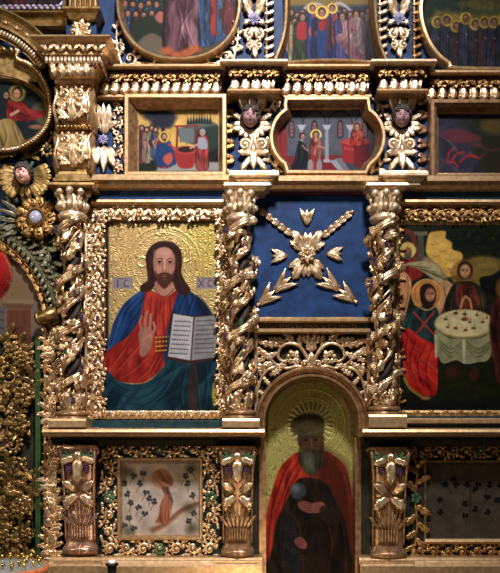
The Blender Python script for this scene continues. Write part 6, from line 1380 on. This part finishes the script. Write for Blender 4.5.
def jl(m_):
    random.seed(75)
    for k in range(9): s = 1 if k % 2 else -1; y = 620-k*33; branch(m_, [(52-s*3, y), (52+s*3.5, y-10), (52+s*2, y-22), (52-s*3, y-32)], 10.5, 2.4, 1.8, 11, 13, lobes=3, lift=.25)
    leafrow(m_, (48.5, 330), (48.5, 630), 12, 7, 3, 9, .9, 9, 3, .2, 0, .8); leafrow(m_, (56.5, 630), (56.5, 330), 12, 7, 3, 9, .9, 9, 3, .2, 0, .8)
carve(E, 'leaves', jl, 'gold')
E = thing('bronze_bracket', 'short bronze cylinder bracket sticking out at the edge of the gate arch', 'bracket', 48, 325, 0, 24)
carve(E, 'cylinder', lambda m_: (tube(m_, [(36, 319, 20), (40, 318, 21), (58, 313, 24)], [5.5, 7, 7.2], 16), tube(m_, [(38, 318.6, 20.5), (40, 318, 21)], 8, 16)), 'bronze')

# ================================================================== things in front
E = thing('candle_stand', 'round candle stand with sand, brass cups and an orange rim, bottom left', 'candle stand', 5, floorpy(120), 120, 120)
cx, cz, ty = -2, 120, 567
m_ = MB(); lathe(m_, cx, cz, [(ty-1, 46), (ty-1.6, 48.5), (ty+1, 50), (ty+4, 50), (ty+7, 47), (ty+7.5, 20)], 48); 
obj('rim', m_, M['clay'], E)
m_ = MB(); lathe(m_, cx, cz, [(ty-1.4, 1), (ty-1.9, 30), (ty-1.4, 46.5), (ty+1, 46.6)], 48); obj('sand_bed', m_, M['sand'], E)
m_ = MB(); lathe(m_, cx, cz, [(ty+7, 10), (ty+14, 5), (ty+40, 4), (floorpy(120)-25, 6), (floorpy(120)-8, 22), (floorpy(120), 24)], 24); obj('stem', m_, M['brass'], E)
random.seed(81)
for i in range(40):
    a = 2*pi*i/20+(i//20)*.15; r_ = 41 if i < 20 else 28
    g = MB(); x, z = cx+r_*cos(a), cz+r_*sin(a); lathe(g, x, z, [(ty-8, 1.0), (ty-8, 1.9), (ty-5, 1.9), (ty-4.4, 1.0), (ty-2, 1.0), (ty-1, 2.2)], 10); obj('candle_cup', g, M['brass'], E)
E = thing('oil_lamp', 'small dark lamp with a white top standing before the bottom ledge, lower left', 'lamp', 112, floorpy(60), 60, 60)
m_ = MB(); lathe(m_, 112, 60, [(563.5, 3), (563.2, 6.4), (565.4, 6.6), (566, 5), (575, 4), (582, 7), (590, 5), (615, 3), (625, 4), (floorpy(60)-10, 12), (floorpy(60), 13)], 24); obj('holder', m_, M['dark'], E)
m_ = MB(); lathe(m_, 112, 60, [(560, 2.6), (560.2, 3.4), (564, 3.6)], 16); obj('candle', m_, M['wax'], E)
E = thing('hanging_lamp', 'red glass hanging lamp at the left edge in front of the gate arch', 'lamp', -6, 308, 130, 130)
m_ = MB(); lathe(m_, -8, 130, [(252, 12), (256, 15), (266, 19), (278, 20), (290, 16), (300, 8), (304, 3)], 32); obj('glass_bowl', m_, M['redglass'], E)
m_ = MB(); lathe(m_, -8, 130, [(250, 12), (250, 13.6), (253, 13.6), (253.5, 12)], 28); lathe(m_, -8, 130, [(303, 3.4), (306, 4), (312, 2), (318, .6)], 16)
for k in range(3): a = 2*pi*k/3+.9; tube(m_, [(-8+12.6*cos(a), 251, 130+12.6*sin(a)), (-8, 100, 130)], .5, 5, up=(1, 0, 0))
tube(m_, [(-8, 101, 130), (-8, -600, 130)], .7, 6, up=(1, 0, 0)); obj('brass_chains', m_, M['brass'], E)
# ================================================================== camera and light
cam = bpy.data.cameras.new('camera'); co = bpy.data.objects.new('camera', cam); COL.objects.link(co)
co.location = (U*250, -U*CAMD, ZB+U*EYE); co.rotation_euler = (pi/2, 0, 0)
cam.sensor_fit = 'VERTICAL'; cam.sensor_height = 24; cam.lens = 24*CAMD/573; cam.shift_y = (573/2-EYE)/573; cam.clip_end = 100
scene.camera = co
def area(name, loc, target, size, power, col, spread=pi):
    l = bpy.data.lights.new(name, 'AREA'); l.size = size; l.energy = power; l.color = col; l.spread = spread
    o = bpy.data.objects.new(name, l); COL.objects.link(o); o.location = loc
    import mathutils
    o.rotation_euler = (mathutils.Vector(target)-mathutils.Vector(loc)).to_track_quat('-Z', 'Y').to_euler(); return o
X = lambda px: U*px
Zp = lambda py: ZB+U*(573-py)
area('window_daylight', (X(330), -6.0, Zp(-500)), (X(150), 0, Zp(250)), .9, 215, (.94, .93, 1.0), R(62))
area('hall_lamp', (X(-380), -4.6, Zp(120)), (X(60), 0, Zp(380)), .5, 32, (1.0, .87, .70), R(90))
area('candle_glow', (X(250), -2.4, Zp(610)), (X(240), 0, Zp(490)), .5, 16, (1.0, .76, .50))
w = bpy.data.worlds.new('interior'); scene.world = w; w.use_nodes = True
w.node_tree.nodes['Background'].inputs[0].default_value = (.50, .46, .48, 1); w.node_tree.nodes['Background'].inputs[1].default_value = .11
vs = scene.view_settings; vs.view_transform = 'Standard'; vs.look = 'None'; vs.gamma = 1; vs.exposure = 0; vs.use_curve_mapping = False
